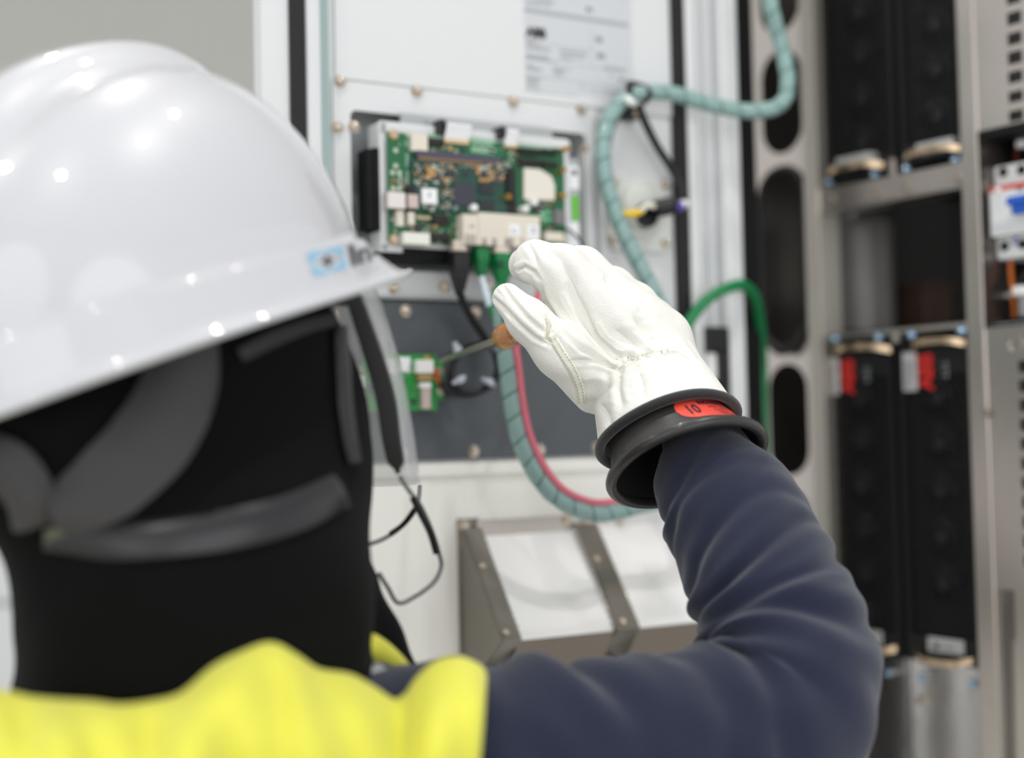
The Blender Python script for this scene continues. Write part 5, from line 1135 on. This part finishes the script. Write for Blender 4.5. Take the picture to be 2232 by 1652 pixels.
for sx_ in (0, 1):
    for sy_ in (0, 1):
        def m_(v_, s_): return 1-v_ if s_ else v_
        cell(m_(.04, sx_), m_(0, sy_), m_(.44, sx_), m_(wl*1.3, sy_)); cell(m_(0, sx_), m_(.05, sy_), m_(wl, sx_), m_(.43, sy_))
decal(lg, quadmap, 'logo_frame', mat('light blue print', (132, 190, 222), .3, coat=.8), parent=SH, label='light blue square logo outline')
star = MB(); star.add([(.5, .5, 0)]+[(.5+(.26 if k % 2 == 0 else .11)*math.cos(k*math.pi/4), .5+(.30 if k % 2 == 0 else .13)*math.sin(k*math.pi/4), 0) for k in range(8)], [(0, 1+k, 1+(k+1) % 8) for k in range(8)])
decal(star, quadmap, 'logo_star', mat('dark print', (50, 50, 54), .3, coat=.8), parent=SH, label='dark four-pointed logo centre')
tx = text_mb('Ind', 1, .03, res=3)
decal(tx, lambda x, y: (763+x*66-y*11, 580-x*19-y*60), 'logo_text', mat('dark print', (50, 50, 54), .3, coat=.8), parent=SH, label='dark grey letters')['kind'] = 'stuff'
# clear face shield under the brim, seen nearly edge-on
clear = mat('clear polycarbonate', (226, 228, 230), .06, alpha=.30, coat=.6)
Lc = catmull([np.array(W3(*p)) for p in ((775, 600, .885), (800, 700, .89), (832, 800, .895), (855, 900, .90), (872, 980, .905), (885, 1040, .91))], 8)
Rc_ = catmull([np.array(W3(*p)) for p in ((826, 600, .97), (868, 700, .98), (896, 800, .985), (914, 900, .985), (924, 980, .985), (928, 1060, .985))], 8)
Qc = catmull([np.array(W3(*p)) for p in ((600, 600, 1.06), (620, 700, 1.07), (640, 800, 1.075), (660, 900, 1.075), (670, 980, 1.075), (680, 1060, 1.07))], 8)
mb = MB(); n = 14
for a, b, c in zip(Lc, Rc_, Qc):
    ctl = b*1.5-(a+c)*.25
    for j in range(n+1): t_ = j/n; mb.v.append(tuple(a*(1-t_)**2+2*ctl*t_*(1-t_)+c*t_*t_))
mb.f = [(i*(n+1)+j, i*(n+1)+j+1, (i+1)*(n+1)+j+1, (i+1)*(n+1)+j) for i in range(len(Lc)-1) for j in range(n)]
FSH = hmb('face_shield', mb, clear, label='clear curved face shield'); so = FSH.modifiers.new('thickness', 'SOLIDIFY'); so.thickness = .0012
blk_s = mat('black shield edge', (24, 24, 26), .3)
eL = [np.array(W3(*p)) for p in ((756, 606, .88), (785, 690, .885), (815, 780, .89), (840, 870, .895), (853, 960, .90), (868, 1032, .905))]; eL = catmull(eL, 8)
mb = MB()
for i, p in enumerate(eL):
    t_ = i/(len(eL)-1); wd = (.0046+.0014*math.sin(t_*3))*(1 if t_ < .93 else max(.25, (1-t_)/.07)); nx = _r*wd; nz = _f*.004
    mb.v += [tuple(p-nx-nz), tuple(p+nx-nz), tuple(p+nx*1.1+nz), tuple(p-nx*1.1+nz)]
n = len(eL); mb.f = [(4*i+j, 4*i+(j+1) % 4, 4*i+4+(j+1) % 4, 4*i+4+j) for i in range(n-1) for j in range(4)]+[(0, 1, 2, 3), (4*n-4, 4*n-1, 4*n-2, 4*n-3)]
hmb('shield_edge', mb, blk_s, FSH, 'black edge strip of the face shield')
hmb('shield_mount', MB().lathe(W3(740, 628, .90), [(.004, -.01), (.011, -.008), (.012, .004), (.008, .010)], 20, axis=tuple(_r)), blk_s, FSH)
hmb('shield_clip', MB().lathe(W3(720, 690, .89), [(.002, -.01), (.0045, -.008), (.0045, .006), (.003, .010)], 14, axis=(0, 0, 1)), mat('steel clip', (190, 185, 178), .25, .9), FSH)
clt = mat('clear strip edge', (150, 152, 150), .08, trans=.6)
for pts, r_ in ((((872, 1040, .91), (892, 1070, .915), (915, 1100, .92), (938, 1150, .925), (955, 1200, .93), (962, 1235, .935), (945, 1270, .93), (905, 1300, .925), (868, 1314, .92), (845, 1280, .915), (826, 1250, .91)), .0016),
                (((915, 1060, .985), (912, 1090, .97), (900, 1120, .95), (870, 1152, .94), (835, 1175, .935), (800, 1188, .93)), .0015)):
    hmb('shield_loop', MB().tube(catmull([np.array(W3(*p)) for p in pts], 8), r_, 8), clt, FSH, 'thin clear loop hanging from the shield')
mb = MB(); Pd = catmull([np.array(W3(*p)) for p in ((900, 1085, .915), (918, 1120, .92), (938, 1160, .925), (952, 1205, .93))], 8); hmb('shield_cord', MB().tube(Pd, .0024, 8), blk_s, FSH, 'thin dark cord')
mb = MB(); Pd = catmull([np.array(W3(*p)) for p in ((905, 1108, .93), (880, 1142, .935), (850, 1164, .935))], 8); hmb('shield_cord', MB().tube(Pd, .0018, 8), blk_s, FSH, 'thin dark cord')
